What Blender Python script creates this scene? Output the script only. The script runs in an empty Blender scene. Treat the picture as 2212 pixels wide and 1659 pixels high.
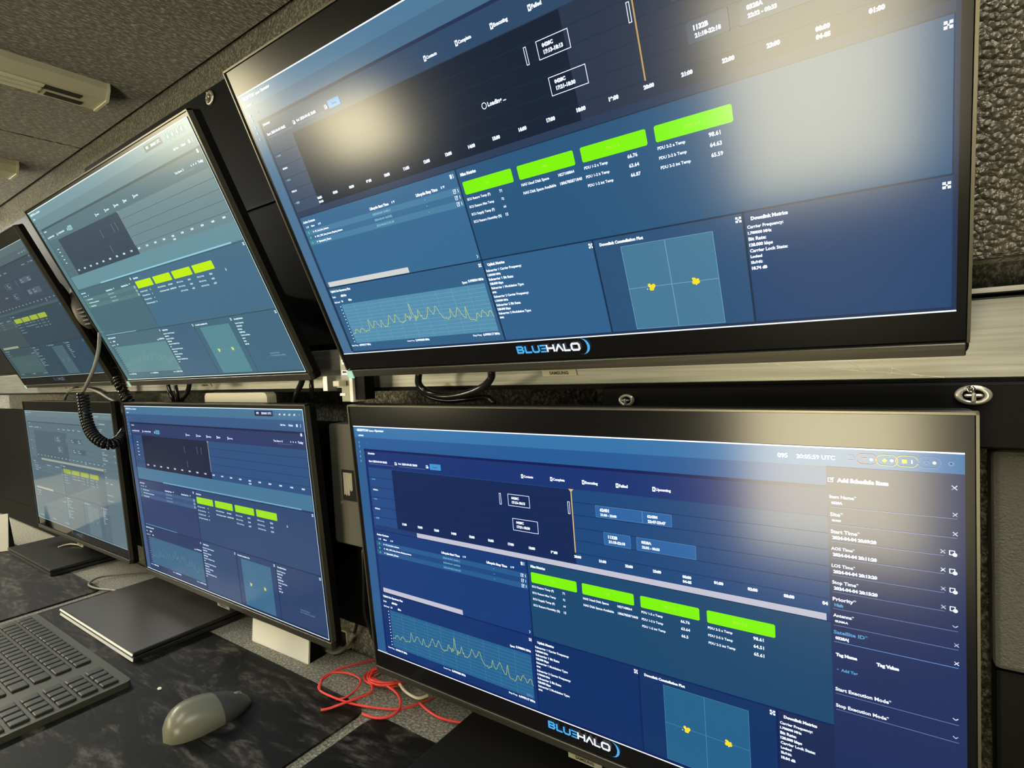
import bpy, bmesh, math, random
from mathutils import Vector, Matrix, Euler
PI = math.pi
random.seed(7)

# ------------------------------------------------------------------ camera, world, exposure
H0 = 1.22                                   # eye height; desk top is 0.75 m
YAW, PIT, ROL = math.radians(35.3315638), math.radians(2.55780833), math.radians(-2.82922193)
F = 1199.46                                 # focal length in pixels of a 2212 px wide frame
def _rot():
    cy, sy, cp, sp, cr, sr = math.cos(YAW), math.sin(YAW), math.cos(PIT), math.sin(PIT), math.cos(ROL), math.sin(ROL)
    B = Matrix(((1,0,0),(0,0,-1),(0,1,0)))
    Rz = Matrix(((cy,sy,0),(-sy,cy,0),(0,0,1)))
    Rx = Matrix(((1,0,0),(0,cp,-sp),(0,sp,cp)))
    Rr = Matrix(((cr,-sr,0),(sr,cr,0),(0,0,1)))
    return Rr @ Rx @ B @ Rz
RM = _rot()
sc = bpy.context.scene
COL = sc.collection
cam_d = bpy.data.cameras.new('camera')
cam_d.sensor_width = 36; cam_d.lens = F/2212*36; cam_d.clip_start = 0.02; cam_d.clip_end = 50
cam = bpy.data.objects.new('camera', cam_d); COL.objects.link(cam)
cm = Matrix((( RM[0][0], -RM[1][0], -RM[2][0]), ( RM[0][1], -RM[1][1], -RM[2][1]), ( RM[0][2], -RM[1][2], -RM[2][2])))
cam.matrix_world = Matrix.Translation((0,0,H0)) @ cm.to_4x4()
sc.camera = cam
w = bpy.data.worlds.new('world'); sc.world = w; w.use_nodes = True
w.node_tree.nodes['Background'].inputs[0].default_value = (0.9,0.85,0.7,1)
w.node_tree.nodes['Background'].inputs[1].default_value = 0.02
sc.view_settings.view_transform = 'Standard'
try: sc.view_settings.look = 'None'
except Exception: pass
sc.view_settings.exposure = 0.0; sc.view_settings.gamma = 1; sc.view_settings.use_curve_mapping = False

GLARE_RIGHT = 17.0      # glow of an assumed window behind the camera, set for screen glare
GLARE_LEFT  = 24.0      # glow of a second unseen pane, placed for glare further left
GLARE_FAR   = 19.0  # third unseen pane, widened for glare on the upper screens
LAMP_FAR  = 95.0       # lit strip lights
LAMP_NEAR = 30.0

def at(px, py, z=None, y=None):
    """point of the place seen at pixel (px,py), on the level z or the upright plane y (z given relative to the floor)"""
    d = RM.transposed() @ Vector(((px-1106)/F, (py-829.5)/F, 1))
    k = (z-H0)/d.z if z is not None else y/d.y
    return Vector((d.x*k, d.y*k, H0+d.z*k))

# ------------------------------------------------------------------ materials
def lin(c):
    c = c/255
    return c/12.92 if c <= 0.04045 else ((c+0.055)/1.055)**2.4
def rgb(r, g, b): return (lin(r), lin(g), lin(b), 1)
def mat(name, col, rough=0.5, metal=0.0, emit=None, es=1.0, spec=0.5):
    m = bpy.data.materials.new(name); m.use_nodes = True
    b = m.node_tree.nodes['Principled BSDF']
    b.inputs['Base Color'].default_value = col; b.inputs['Roughness'].default_value = rough
    b.inputs['Metallic'].default_value = metal; b.inputs['Specular IOR Level'].default_value = spec
    if emit:
        b.inputs['Emission Color'].default_value = emit; b.inputs['Emission Strength'].default_value = es
    return m
def N(m, t, **kw):
    n = m.node_tree.nodes.new(t)
    for k, v in kw.items():
        if k in n.inputs: n.inputs[k].default_value = v
        else: setattr(n, k, v)
    return n
def L(m, a, b): m.node_tree.links.new(a, b)
def coords(m, scale=(1,1,1), rot=(0,0,0)):
    tc = N(m, 'ShaderNodeTexCoord'); mp = N(m, 'ShaderNodeMapping')
    mp.inputs['Scale'].default_value = scale; mp.inputs['Rotation'].default_value = rot
    L(m, tc.outputs['Object'], mp.inputs['Vector']); return mp.outputs[0]
def ramp(m, fac, stops):
    r = N(m, 'ShaderNodeValToRGB'); e = r.color_ramp.elements
    e[0].position, e[0].color = stops[0]; e[1].position, e[1].color = stops[-1]
    for p, c in stops[1:-1]:
        x = e.new(p); x.color = c
    L(m, fac, r.inputs[0]); return r.outputs[0]
def bump(m, h, strength, dist):
    b = N(m, 'ShaderNodeBump'); b.inputs['Strength'].default_value = strength; b.inputs['Distance'].default_value = dist
    L(m, h, b.inputs['Height']); L(m, b.outputs[0], m.node_tree.nodes['Principled BSDF'].inputs['Normal'])
def carpet(name, dark, mid, light, scale=(380,150,380), bstr=0.8, rot=(0,0,0), sheen=0.4):
    m = mat(name, mid, 0.95, spec=0.15); P = m.node_tree.nodes['Principled BSDF']
    v = coords(m, scale, rot)
    n = N(m, 'ShaderNodeTexNoise', Scale=1.0, Detail=3.0, Roughness=0.7); L(m, v, n.inputs['Vector'])
    L(m, ramp(m, n.outputs[0], [(0.32,dark),(0.5,mid),(0.72,light)]), P.inputs['Base Color'])
    P.inputs['Sheen Weight'].default_value = sheen; P.inputs['Sheen Roughness'].default_value = 0.5
    bump(m, n.outputs[0], bstr, 0.003); return m
M = {}
M['ceil'] = carpet('ceiling_carpet', rgb(18,18,16), rgb(72,71,62), rgb(186,182,160), (300,90,300))
M['wallc'] = carpet('wall_carpet', rgb(24,25,23), rgb(66,66,58), rgb(120,118,104), (330,330,240))
M['wallb'] = carpet('back_wall_carpet', rgb(22,22,19), rgb(80,79,67), rgb(178,174,150), (300,300,260))
M['deskc'] = carpet('desk_carpet', rgb(44,43,34), rgb(112,110,92), rgb(196,192,166), (230,340,300), 0.7)
M['black'] = mat('black_plastic', rgb(20,20,20), 0.45)
M['black2'] = mat('black_plastic_satin', rgb(38,38,36), 0.38)
M['shell'] = mat('monitor_shell', rgb(7,7,7), 0.55, spec=0.15)
M['rim'] = mat('bezel_rim', rgb(95,92,82), 0.3, 0.6)
M['blackmetal'] = mat('black_coated_metal', rgb(9,9,9), 0.6, 0.0, spec=0.12)
def brushed(name, c, rough=0.35, axis=0):
    m = mat(name, c, rough, 0.85); s = [300,300,300]; s[axis] = 6
    n = N(m, 'ShaderNodeTexNoise', Scale=1.0, Detail=4.0); L(m, coords(m, s), n.inputs['Vector'])
    a = tuple(x*0.72 for x in c[:3])+(1,); b = tuple(min(1,x*1.2) for x in c[:3])+(1,)
    L(m, ramp(m, n.outputs[0], [(0.3,a),(0.7,b)]), m.node_tree.nodes['Principled BSDF'].inputs['Base Color'])
    bump(m, n.outputs[0], 0.15, 0.0005); return m
M['alu'] = brushed('brushed_aluminium', rgb(150,150,144), 0.45)
M['chin'] = brushed('brushed_dark_chin', rgb(92,90,82), 0.4)
M['silver'] = mat('silver_metal', rgb(190,188,172), 0.3, 0.7)
M['hub'] = mat('hub_metal', rgb(138,136,122), 0.4, 0.2)
M['flange'] = mat('latch_steel', rgb(205,202,188), 0.32, 0.7)
M['chrome'] = mat('polished_steel', rgb(215,212,200), 0.12, 1.0)
M['white'] = mat('white_card', rgb(240,238,226), 0.6)
M['cream'] = mat('cream_plastic', rgb(205,198,172), 0.45)
M['lamp_body'] = mat('lamp_body', rgb(205,202,178), 0.5)
M['lamp_led'] = mat('lamp_diffuser_off', rgb(232,230,208), 0.2)
M['lamp_dark'] = mat('lamp_dark', rgb(60,58,54), 0.3)
M['lamp_cap'] = mat('lamp_end_cap', rgb(225,222,200), 0.4)
M['key'] = mat('key_cap', rgb(38,39,33), 0.45)
M['kbody'] = mat('keyboard_body', rgb(64,64,53), 0.45)
M['mouse'] = mat('mouse_grey', rgb(118,118,100), 0.32)
M['mouse2'] = mat('mouse_dark', rgb(66,68,64), 0.5)
M['laptop'] = mat('laptop_lid', rgb(82,79,76), 0.36, 0.3)
M['laptop_edge'] = mat('laptop_edge', rgb(250,248,240), 0.35, 0.0)  # near-white diffuse, paints the highlight along the front edges
M['red'] = mat('red_cable', rgb(244,74,66), 0.38)
M['wcable'] = mat('white_cable', rgb(235,230,205), 0.4)
M['gcable'] = mat('grey_cable', rgb(122,120,108), 0.45)
M['bcable'] = mat('black_cable', rgb(26,26,25), 0.16)
M['box'] = mat('grey_box', rgb(98,96,86), 0.6)
M['cyan'] = mat('cyan_sticker', rgb(178,238,240), 0.35, emit=None)
M['tape'] = mat('label_plate', rgb(150,148,128), 0.5)
M['ink'] = mat('dark_ink', rgb(30,30,28), 0.6)
M['inkw'] = mat('pale_ink', rgb(205,200,180), 0.6)
M['floor'] = mat('floor_vinyl', rgb(60,60,58), 0.5)
M['gap'] = mat('dark_gap', rgb(10,10,9), 0.9)
def mk_speckle(name, base, scale, bstr, dist, rough, metal=0.2, stretch=(1,1,1)):
    m = mat(name, base, rough, metal)
    v = N(m, 'ShaderNodeTexVoronoi', Scale=scale); L(m, coords(m, stretch), v.inputs['Vector'])
    n = N(m, 'ShaderNodeTexNoise', Scale=scale*0.5, Detail=3.0)
    mx = N(m, 'ShaderNodeMath', operation='SUBTRACT'); L(m, n.outputs[0], mx.inputs[0]); L(m, v.outputs['Distance'], mx.inputs[1])
    bump(m, mx.outputs[0], bstr, dist); return m
M['pebble'] = mk_speckle('pebbled_coating', rgb(104,99,84), 260, 1.0, 0.006, 0.3, 0.35)
M['greypanel'] = mk_speckle('grey_textured_coating', rgb(88,87,78), 500, 0.7, 0.0016, 0.6, 0.1)
m = mat('desk_mat', rgb(22,21,19), 0.55); M['mat'] = m
v = coords(m, (5,16,5)); n1 = N(m, 'ShaderNodeTexNoise', Scale=1.6, Detail=8.0, Roughness=0.62, Distortion=1.2); L(m, v, n1.inputs['Vector'])
v2 = coords(m, (30,90,30), (0,0,0.3)); n2 = N(m, 'ShaderNodeTexNoise', Scale=1.0, Detail=6.0, Roughness=0.75); L(m, v2, n2.inputs['Vector'])
a1 = ramp(m, n1.outputs[0], [(0.46,(0,0,0,1)),(0.52,(0.5,0.5,0.5,1)),(0.64,(0.85,0.85,0.85,1))])
a2 = ramp(m, n2.outputs[0], [(0.42,(0.25,0.25,0.25,1)),(0.66,(1,1,1,1))])
mm = N(m, 'ShaderNodeMath', operation='MULTIPLY'); L(m, a1, mm.inputs[0]); L(m, a2, mm.inputs[1])
L(m, ramp(m, mm.outputs[0], [(0.0,rgb(10,10,9)),(0.25,rgb(36,34,31)),(0.85,rgb(98,94,87))]), m.node_tree.nodes['Principled BSDF'].inputs['Base Color'])
m.node_tree.nodes['Principled BSDF'].inputs['Roughness'].default_value = 0.6
m.node_tree.nodes['Principled BSDF'].inputs['Specular IOR Level'].default_value = 0.25
bump(m, n2.outputs[0], 0.2, 0.001)

# ------------------------------------------------------------------ mesh helpers
def mesh_obj(name, bm, mats, parent=None, smooth=False):
    me = bpy.data.meshes.new(name); bm.normal_update(); bm.to_mesh(me); bm.free()
    for m in (mats if isinstance(mats, (list,tuple)) else [mats]): me.materials.append(m)
    if smooth:
        for p in me.polygons: p.use_smooth = True
    o = bpy.data.objects.new(name, me); COL.objects.link(o)
    if parent: o.parent = parent
    return o
def add_box(bm, x0, x1, y0, y1, z0, z1, mi=0, bev=0.0, segs=2):
    r = bmesh.ops.create_cube(bm, size=1); vs = r['verts']
    for v in vs: v.co = Vector(((x0+x1)/2+v.co.x*(x1-x0), (y0+y1)/2+v.co.y*(y1-y0), (z0+z1)/2+v.co.z*(z1-z0)))
    fs = set(f for v in vs for f in v.link_faces)
    for f in fs: f.material_index = mi
    if bev > 0:
        es = list(set(e for v in vs for e in v.link_edges))
        rr = bmesh.ops.bevel(bm, geom=es, offset=bev, segments=segs, affect='EDGES', profile=0.5)
        for f in rr['faces']: f.material_index = mi
def box(name, x0, x1, y0, y1, z0, z1, m, parent=None, bev=0.0, segs=2):
    bm = bmesh.new(); add_box(bm, x0,x1,y0,y1,z0,z1,0,bev,segs); return mesh_obj(name, bm, m, parent)
def smooth_path(P, n=8, closed=False):
    P = [Vector(p) for p in P]; out = []; k = len(P)
    rng = range(k) if closed else range(k-1)
    for i in rng:
        p0 = P[i-1] if (i > 0 or closed) else P[0]*2-P[1]
        p1, p2 = P[i], P[(i+1) % k]
        p3 = P[(i+2) % k] if (i+2 < k or closed) else P[-1]*2-P[-2]
        for j in range(n):
            t = j/n
            out.append(0.5*((2*p1)+(p2-p0)*t+(2*p0-5*p1+4*p2-p3)*t*t+(3*p1-p0-3*p2+p3)*t**3))
    if not closed: out.append(P[-1].copy())
    return out
def add_tube(bm, P, r, sides=10, closed=False, caps=True):
    n = len(P); rings = []; prev = None
    for i, p in enumerate(P):
        a = P[(i-1) % n] if (i > 0 or closed) else P[i]
        b = P[(i+1) % n] if (i < n-1 or closed) else P[i]
        t = (b-a); t = t.normalized() if t.length > 1e-9 else Vector((0,0,1))
        if prev is None:
            up = Vector((0,0,1)) if abs(t.z) < 0.9 else Vector((1,0,0)); u = t.cross(up).normalized()
        else:
            u = (prev-t*prev.dot(t)).normalized()
        prev = u; v = t.cross(u)
        rr = r(i/(n-1)) if callable(r) else r
        rings.append([bm.verts.new(p+(u*math.cos(2*PI*k/sides)+v*math.sin(2*PI*k/sides))*rr) for k in range(sides)])
    m = n if closed else n-1
    for i in range(m):
        A, B = rings[i], rings[(i+1) % n]
        for k in range(sides): bm.faces.new((A[k], A[(k+1)%sides], B[(k+1)%sides], B[k]))
    if caps and not closed:
        bm.faces.new(rings[0][::-1]); bm.faces.new(rings[-1])
def add_prism(bm, poly, fn, a, b, mi=0):
    A = [bm.verts.new(fn(p, a)) for p in poly]; B = [bm.verts.new(fn(p, b)) for p in poly]
    fs = [bm.faces.new(A[::-1]), bm.faces.new(B)]
    for i in range(len(poly)):
        j = (i+1) % len(poly); fs.append(bm.faces.new((A[i], A[j], B[j], B[i])))
    for f in fs: f.material_index = mi
def rounded(x0, x1, y0, y1, r, seg=6):
    pts = []
    for cx, cy, a0 in ((x1-r,y1-r,0),(x0+r,y1-r,90),(x0+r,y0+r,180),(x1-r,y0+r,270)):
        for k in range(seg+1):
            a = math.radians(a0+90*k/seg); pts.append((cx+r*math.cos(a), cy+r*math.sin(a)))
    return pts
def thing(name, label, cat, loc=(0,0,0), rot=(0,0,0), group=None):
    o = bpy.data.objects.new(name, None); COL.objects.link(o); o.location = loc; o.rotation_euler = rot
    o.empty_display_size = 0.05
    o['label'] = label; o['category'] = cat
    if group: o['group'] = group
    return o
def tag(o, label, cat, group=None, kind=None):
    o['label'] = label; o['category'] = cat
    if group: o['group'] = group
    if kind: o['kind'] = kind
    return o
def struct(o, label=None):
    o['kind'] = 'structure'
    if label: o['label'] = label
    o['category'] = o.name.split('_')[0]
    return o

# ------------------------------------------------------------------ text as mesh, cached per string
_tc = {}
def text_geo(s, off=0.018):
    if (s, off) in _tc: return _tc[(s, off)]
    cu = bpy.data.curves.new('t', 'FONT'); cu.body = s; cu.size = 1; cu.resolution_u = 2; cu.offset = off
    o = bpy.data.objects.new('t', cu); COL.objects.link(o)
    dg = bpy.context.evaluated_depsgraph_get(); dg.update()
    me = bpy.data.meshes.new_from_object(o.evaluated_get(dg))
    V = [(v.co.x, v.co.y) for v in me.vertices]; Fc = [tuple(p.vertices) for p in me.polygons]
    bpy.data.objects.remove(o); bpy.data.curves.remove(cu); bpy.data.meshes.remove(me)
    xs = [p[0] for p in V]; ys = [p[1] for p in V]
    g = (V, Fc, min(xs), max(xs), min(ys), max(ys)); _tc[(s, off)] = g; return g

# ------------------------------------------------------------------ the monitoring window shown on the displays
class Page:
    """flat drawing on one display; u,v run 0..1000 over the window, v downwards; every colour is one material slot"""
    def __init__(s, W, H, pal):
        s.W, s.H, s.pal, s.bm, s.slots = W, H, pal, bmesh.new(), []
    def slot(s, c):
        if c not in s.slots: s.slots.append(c)
        return s.slots.index(c)
    def P(s, u, v, l): return Vector(((u-500)/1000*s.W, -0.00008*l, -v/1000*s.H))
    def poly(s, pts, c, l=1):
        vs = [s.bm.verts.new(s.P(u, v, l)) for u, v in pts]
        f = s.bm.faces.new(vs); f.material_index = s.slot(c)
        f.normal_update()
        if f.normal.y > 0: f.normal_flip()
    def rect(s, u0, v0, u1, v1, c, l=1): s.poly([(u0,v0),(u0,v1),(u1,v1),(u1,v0)], c, l)
    def frame(s, u0, v0, u1, v1, c, l=3, tu=0.7, tv=1.3):
        s.rect(u0,v0,u1,v0+tv,c,l); s.rect(u0,v1-tv,u1,v1,c,l); s.rect(u0,v0,u0+tu,v1,c,l); s.rect(u1-tu,v0,u1,v1,c,l)
    def disc(s, u, v, r, c, l=4, n=10, ring=None):
        k = s.W/s.H
        if ring:
            for i in range(n):
                a, b = 2*PI*i/n, 2*PI*(i+1)/n
                s.poly([(u+r*math.cos(a), v+r*k*math.sin(a)), (u+r*math.cos(b), v+r*k*math.sin(b)), (u+ring*math.cos(b), v+ring*k*math.sin(b)), (u+ring*math.cos(a), v+ring*k*math.sin(a))], c, l)
        else: s.poly([(u+r*math.cos(2*PI*i/n), v+r*k*math.sin(2*PI*i/n)) for i in range(n)], c, l)
    def text(s, u0, u1, v, t, c='text', l=5, hmax=11.0, bold=0.03):
        """text between u0 and u1, centred on v"""
        V, Fc, a, b, y0, y1 = text_geo(t, bold+0.012); mi = s.slot(c)
        kx = (u1-u0)/(b-a)                                     # u units per glyph unit
        ky = min(kx*s.W/s.H, hmax/0.72)
        vs = [s.bm.verts.new(s.P(u0+(x-a)*kx, v-(y-0.34)*ky, l)) for x, y in V]
        for p in Fc:
            try: f = s.bm.faces.new([vs[i] for i in p])
            except ValueError: continue
            f.material_index = mi; f.normal_update()
            if f.normal.y > 0: f.normal_flip()
    def line(s, pts, c, l=4, t=0.8):
        k = s.W/s.H
        for (a, b), (x, y) in zip(pts, pts[1:]):
            dx, dy = (x-a), (y-b)/k; d = math.hypot(dx, dy) or 1; nx, ny = -dy/d*t/2, dx/d*t/2*k
            s.poly([(a+nx,b+ny),(a-nx,b-ny),(x-nx,y-ny),(x+nx,y+ny)], c, l)
    def grid_icon(s, u, v, c='text', r=3.2):
        k = s.W/s.H
        for i in (-1, 1):
            for j in (-1, 1):
                s.rect(u+i*r*0.62-r*0.42, v+j*r*k*0.62-r*k*0.42, u+i*r*0.62+r*0.42, v+j*r*k*0.62+r*k*0.42, c, 5)
        s.rect(u-r*0.25, v-r*k*0.25, u+r*0.25, v+r*k*0.25, c, 6)
    def cross(s, u, v, c='text', r=2.0):
        k = s.W/s.H; s.line([(u-r,v-r*k),(u+r,v+r*k)], c, 5, 1.0); s.line([(u-r,v+r*k),(u+r,v-r*k)], c, 5, 1.0)
    def chevron(s, u, v, c='text', r=2.4):
        k = s.W/s.H; s.line([(u-r,v-r*k*0.4),(u,v+r*k*0.5),(u+r,v-r*k*0.4)], c, 5, 1.0)
    def build(s, name, parent, rough, tint):
        ms = []
        for c in s.slots:
            key = (c, s.pal['_id'])
            if key not in _sm:
                col = s.pal[c]
                e = rgb(*col)
                if c not in ('text','border','green','yellow'): e = (max(0.0005, e[0]*0.9-0.007), max(0.001, e[1]*0.88-0.004), e[2]*0.88, 1)
                es_ = 1.35 if c in ('text','border') else 1.0
                mm_ = mat('display_'+c, (0.004,0.004,0.004,1), rough, 0.0, e, es_, 0.5)
                _sm[key] = mm_
            ms.append(_sm[key])
        return mesh_obj(name, s.bm, ms, parent)
_sm = {}

def spectrum(n=220, seed=3):
    """noisy trace, x and y in 0..1 of the plot"""
    r = random.Random(seed); out = []
    K = [(0,.24),(0.1,.27),(0.25,.33),(0.4,.40),(0.5,.43),(0.65,.44),(0.72,.38),(0.8,.33),(0.9,.27),(1,.24)]
    peaks = [(0.04,.10,.02),(0.09,.10,.02),(0.165,.26,.012),(0.21,.2,.025),(0.26,.16,.01),(0.33,.22,.022),(0.38,.2,.02),(0.45,.16,.008),(0.497,.36,.007),(0.545,.15,.01),(0.62,.22,.022),(0.668,.24,.022),(0.755,.2,.01),(0.80,.25,.024),(0.848,.3,.008),(0.91,.16,.012),(0.945,.2,.022),(0.985,.2,.02)]
    for i in range(n+1):
        x = i/n
        for (a, p), (b, q) in zip(K, K[1:]):
            if a <= x <= b: y = p+(q-p)*(x-a)/(b-a)
        for c, h, w_ in peaks:
            d = abs(x-c)/w_
            if d < 1.6: y += h*math.exp(-1.6*d*d)
        if 0.45 < x < 0.56: y += r.uniform(-0.02, 0.12)
        out.append((x, y+r.uniform(-0.025, 0.025)))
    return out

def draw_page(pg, typ):
    A = typ[0] == 'A'; drawer = typ == 'AD'
    R = 870 if drawer else 996                       # right end of the dashboard
    pg.rect(0,0,1000,1000,'side',1)
    pg.rect(0,0,1000,47,'bar1',2); pg.rect(16,47,1000,95,'bar2',2)
    pg.rect(26,95,R,104,'shade',3); pg.rect(26,104,R,990,'page',2); pg.rect(29,104,31.5,990,'line',3)
    pg.rect(0,-1.0,1000,2.6,'border',6); pg.rect(0,997.5,1000,1000.8,'border',6)
    if not A: pg.rect(998.6,0,1000,1000,'border',6)
    pg.rect(31,990,R,997,'shade',3); pg.rect(995,95,1000,997,'shade',3)
    # title and side icons
    pg.disc(7.5,16,1.6,'icon'); pg.text(11,47,16,'SEIZE/TITAN','text',hmax=9,bold=0.05); pg.text(49,63,17,'System','text',hmax=8); pg.text(65,93,16,'Operator','text',hmax=8,bold=0.05)
    pg.text(14,30,38,'admin','text',hmax=7)
    for v in (69,86,109,129,149): pg.rect(12,v-4.5,15,v+4.5,'icon',4)
    pg.line([(39,64),(37.5,69),(39,74)],'icon',4,0.7)
    # scheduler header
    pg.text(37.5,59,113,'Scheduler','text',hmax=9)
    pg.text(38,50,146,'Start:','text',hmax=8); pg.text(51,93,146,'2024-04-04 00:02','text',hmax=8,bold=0.04); pg.rect(38,157,112,158.2,'dim',4)
    pg.frame(115,141,120,153,'text',4,1.0,2); pg.rect(117.5,146,121.5,153,'text',5)
    pg.text(126,134,146,'End:','text',hmax=8); pg.text(136,178,146,'2024-04-05 20:00','text',hmax=8,bold=0.04); pg.rect(126,157,199,158.2,'dim',4)
    pg.frame(201,141,206,153,'text',4,1.0,2); pg.rect(203.5,146,207.5,153,'text',5)
    pg.rect(211,134,239,157,'button',4); pg.text(219,231,146,'Query','ink',hmax=6,bold=0.0)
    leg = [('Contacts',423,22),('Complete',480,25),('Executing',538,25),('Failed',595,17),('Upcoming',652,25)]
    if not A: leg = [(n, u-(10 if i < 1 else 4), w_) for i, (n, u, w_) in enumerate(leg)]
    for n_, u, w_ in leg:
        pg.rect(u-2.2,140,u+2.2,154,'text',4); pg.rect(u-0.8,144,u+0.8,150,'page',5); pg.text(u+3,u+w_,147,n_,'text',hmax=10,bold=0.04)
    if typ != 'AD':
        pg.text(865,905,141,'Time Range: 12','text',hmax=8); pg.rect(882,152,945,153.5,'dim',4)
        for u in (938,948,958): pg.disc(u,141,2,'text')
        pg.text(967,988,141,'Today','text',hmax=9,bold=0.05)
        pg.text(903,925,69,'Edit View','text',hmax=9,bold=0.05); pg.text(937,955,69,'Delete','text',hmax=9,bold=0.05); pg.rect(967,63,974,75,'text',4); pg.rect(984,62,985.5,77,'text',4)
        pg.rect(980,101,987,114,'text',4)
    if not A:
        pg.rect(795,9,876,33,'shade',3); pg.text(803,815,20,'095','text',hmax=9,bold=0.05); pg.text(826,870,20,'20:06:01 UTC','text',hmax=9,bold=0.05)
        pg.disc(889,23,1.6,'icon'); pg.disc(985,23,2.2,'icon')
        for i, u in enumerate((905,925,945,965)):
            pg.disc(u,23,8,'dim',4,14,7.2); pg.text(u-4,u+4,23,('v0','a0','s1','c0')[i],'text',hmax=8,bold=0.06)
    # timeline
    if A: rows, bot, y0, st, u0, now, lab = [215,257,299,341,383], 421, 173, 43.65, (125.6 if drawer else 109.7), (515 if drawer else 718), (396)
    else: rows, bot, y0, st, u0, now, lab = [207,248,288,329], 366, 171, 46.8, 124, 534.5, 343
    pg.rect(34,y0,104,bot,'labels',3); pg.rect(104,y0,R,bot,'future',3)
    dk = now if typ != 'AN' else 631
    pg.rect(104,y0+(2 if A else 0),dk,bot,'past',4)
    for v in rows: pg.rect(34,v-0.7,R,v+0.7,'line',5)
    if A:
        for n_, v, c in (('GUAM',222,'icon'),('GUAM-A',267,'text'),('HULA',307,'icon'),('HULA-A',348,'text'),('REEF',389,'icon')):
            pg.text(42,52 if c == 'icon' else 57,v,n_,c,5,9,0.05)
        for v in (222,307,389): pg.rect(38,v-1,40,v+1,'icon',5)
    else:
        for v in (213,230,250,270,290): pg.rect(60,v-2,72,v+2,'text',5)
    first = 11 if drawer else (6 if A else 11)
    k = 0
    while u0+k*st < R-2:
        h = (first+k) % 24; u = u0+k*st; last = u > R-10
        pg.text(u-6.3, (u+(0 if last else 6.3)), lab, ('%02d' % h) if last else '%02d:00' % h, 'text', 6, 9, 0.06)
        if h == 0 or (typ == 'AN' and k == 0): pg.text(u-6.3,u+6.3,lab+14,'04-05' if h == 0 else '04-04','text',6,9,0.06)
        k += 1
    pg.rect(now-0.9,y0,now+0.9,bot-38,'now',7); pg.poly([(now-4.6,y0),(now,y0+11),(now+4.6,y0)],'now',7)
    def item(u0_,v0_,u1_,v1_,a,b,fill=None,edge='text'):
        if fill: pg.rect(u0_,v0_,u1_,v1_,fill,6)
        pg.frame(u0_,v0_,u1_,v1_,edge,7,0.8,1.6)
        if a: pg.text(u0_+7.5,u0_+7.5+15.5,v0_+13.5,a,'text',8,10,0.05); pg.text(u0_+8,u0_+8+27,v0_+28.5,b,'text',8,9,0.05)
    if A:
        d = 0 if drawer else 203.5; vo = 0 if drawer else 5
        item(371+d,215+vo,375+d,256+vo,None,None); item(389.5+d,214+vo,434+d,256+vo,'0428C','17:13-18:13')
        item(395.5+d,299+vo,447+d,342+vo,'0428C','17:21-18:30'); item(508+d-1,215+vo,512+d-1,256+vo,None,None)
        if drawer:
            item(556,216,632,254,'62401','21:00 - 23:00','chip','chip2'); item(632,217,676,254,'6243M','22:47-23:47','chip','chip2')
            item(567,299,611,340,'1132B','21:18-22:18','chip','chip2'); item(620.5,299,708,340,'0328A','22:32 - 00:33','chip','chip2')
        else:
            item(759,216,836,254,'62401','21:00 - 23:00','chip','chip'); item(836,217,880,254,'6243M','22:47-23:47','chip','chip')
            item(770,303,813,345,'1132B','21:18-22:18','chip','chip'); item(823,303,911,345,'0328A','22:32 - 00:33','chip','chip')
            pg.disc(497,311,4.2,'text',6,16,3.2); pg.text(503,533,311,'Loading ...','text',8,17,0.03)
    else:
        for u_, v_ in ((389,228),(466,225),(490,225),(397,305)): pg.frame(u_,v_-18,u_+3,v_+18,'dim',6,0.8,1.5)
    # scrollbars
    if A:
        pg.rect(34,bot,R,441,'strip',4)
        if drawer: pg.rect(158,422.5,865.5,440.5,'scroll',5)
        pg.rect(40,696,260,715,'scroll',5); pg.line([(411,699),(413,704),(411,709)],'text',5,0.9)
    else:
        pg.rect(34,bot,R,436,'blank',4); pg.rect(216,432,949,438.5,'scroll',5)
        pg.rect(37,713,265,719,'scroll',5)
    pg.rect(31,440.5,R,443,'line',5)
    # contacts table
    pg.rect(34,443,417,716,'table',3)
    pg.text(38,74,461.5,'Active Contacts','text',hmax=10,bold=0.04)
    def tri(u, v):
        pg.poly([(u-2.2,v-3.5),(u,v+4),(u+2.2,v-3.5)],'text',5); pg.rect(u-5.6,v-3.5,u-4.9,v+3.5,'text',5); pg.rect(u-4.2,v-3.5,u-3.5,v+3.5,'text',5)
    tri(48,481); pg.text(57,67,480,'Name','text',hmax=8,bold=0.05); tri(84,480)
    pg.text(220,266,481,'Lifecycle Start Time','text',hmax=9,bold=0.05); tri(279,480)
    pg.text(329,375,481,'Lifecycle Stop Time','text',hmax=9,bold=0.05); tri(388,480)
    pg.rect(405,452,409,464,'text',5); pg.rect(411,452,412,464,'text',5)
    for i, (nm, u1, tm) in enumerate((('B7_Cmd_Echo_Instance',102,'2024-04-04 14:40:11'),('MR1_TEST_Data_Stream_Mapping_Instance',136,'2024-04-04 16:03:02'),('Symmetric_Demo',98,'2024-04-04 21:01:39'))):
        v = 501+i*19; pg.rect(34,v-9.5,417,v+9.5,'row' if i != 1 else 'row2',4)
        pg.disc(43,v,2.2,'dot',5); pg.poly([(56,v-4),(56,v+4),(59.5,v)],'text',5); pg.text(62,u1,v,nm,'text',5,7,0.04)
        pg.text(222,265,v,tm,'cyan',5,7,0.03); pg.rect(343,v-0.8,346,v+0.8,'cyan',5)
        pg.frame(403,v-6,408,v+6,'text',5,0.8,1.5); pg.line([(405,v+1),(409,v-5)],'text',6,0.9); pg.rect(412,v-5,413,v+5,'text',5)
    # metrics
    pg.rect(418,443,R,716,'metric',3); pg.rect(416.7,441,419.3,990,'line',6); pg.rect(31,716,R,720,'line',6)
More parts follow.
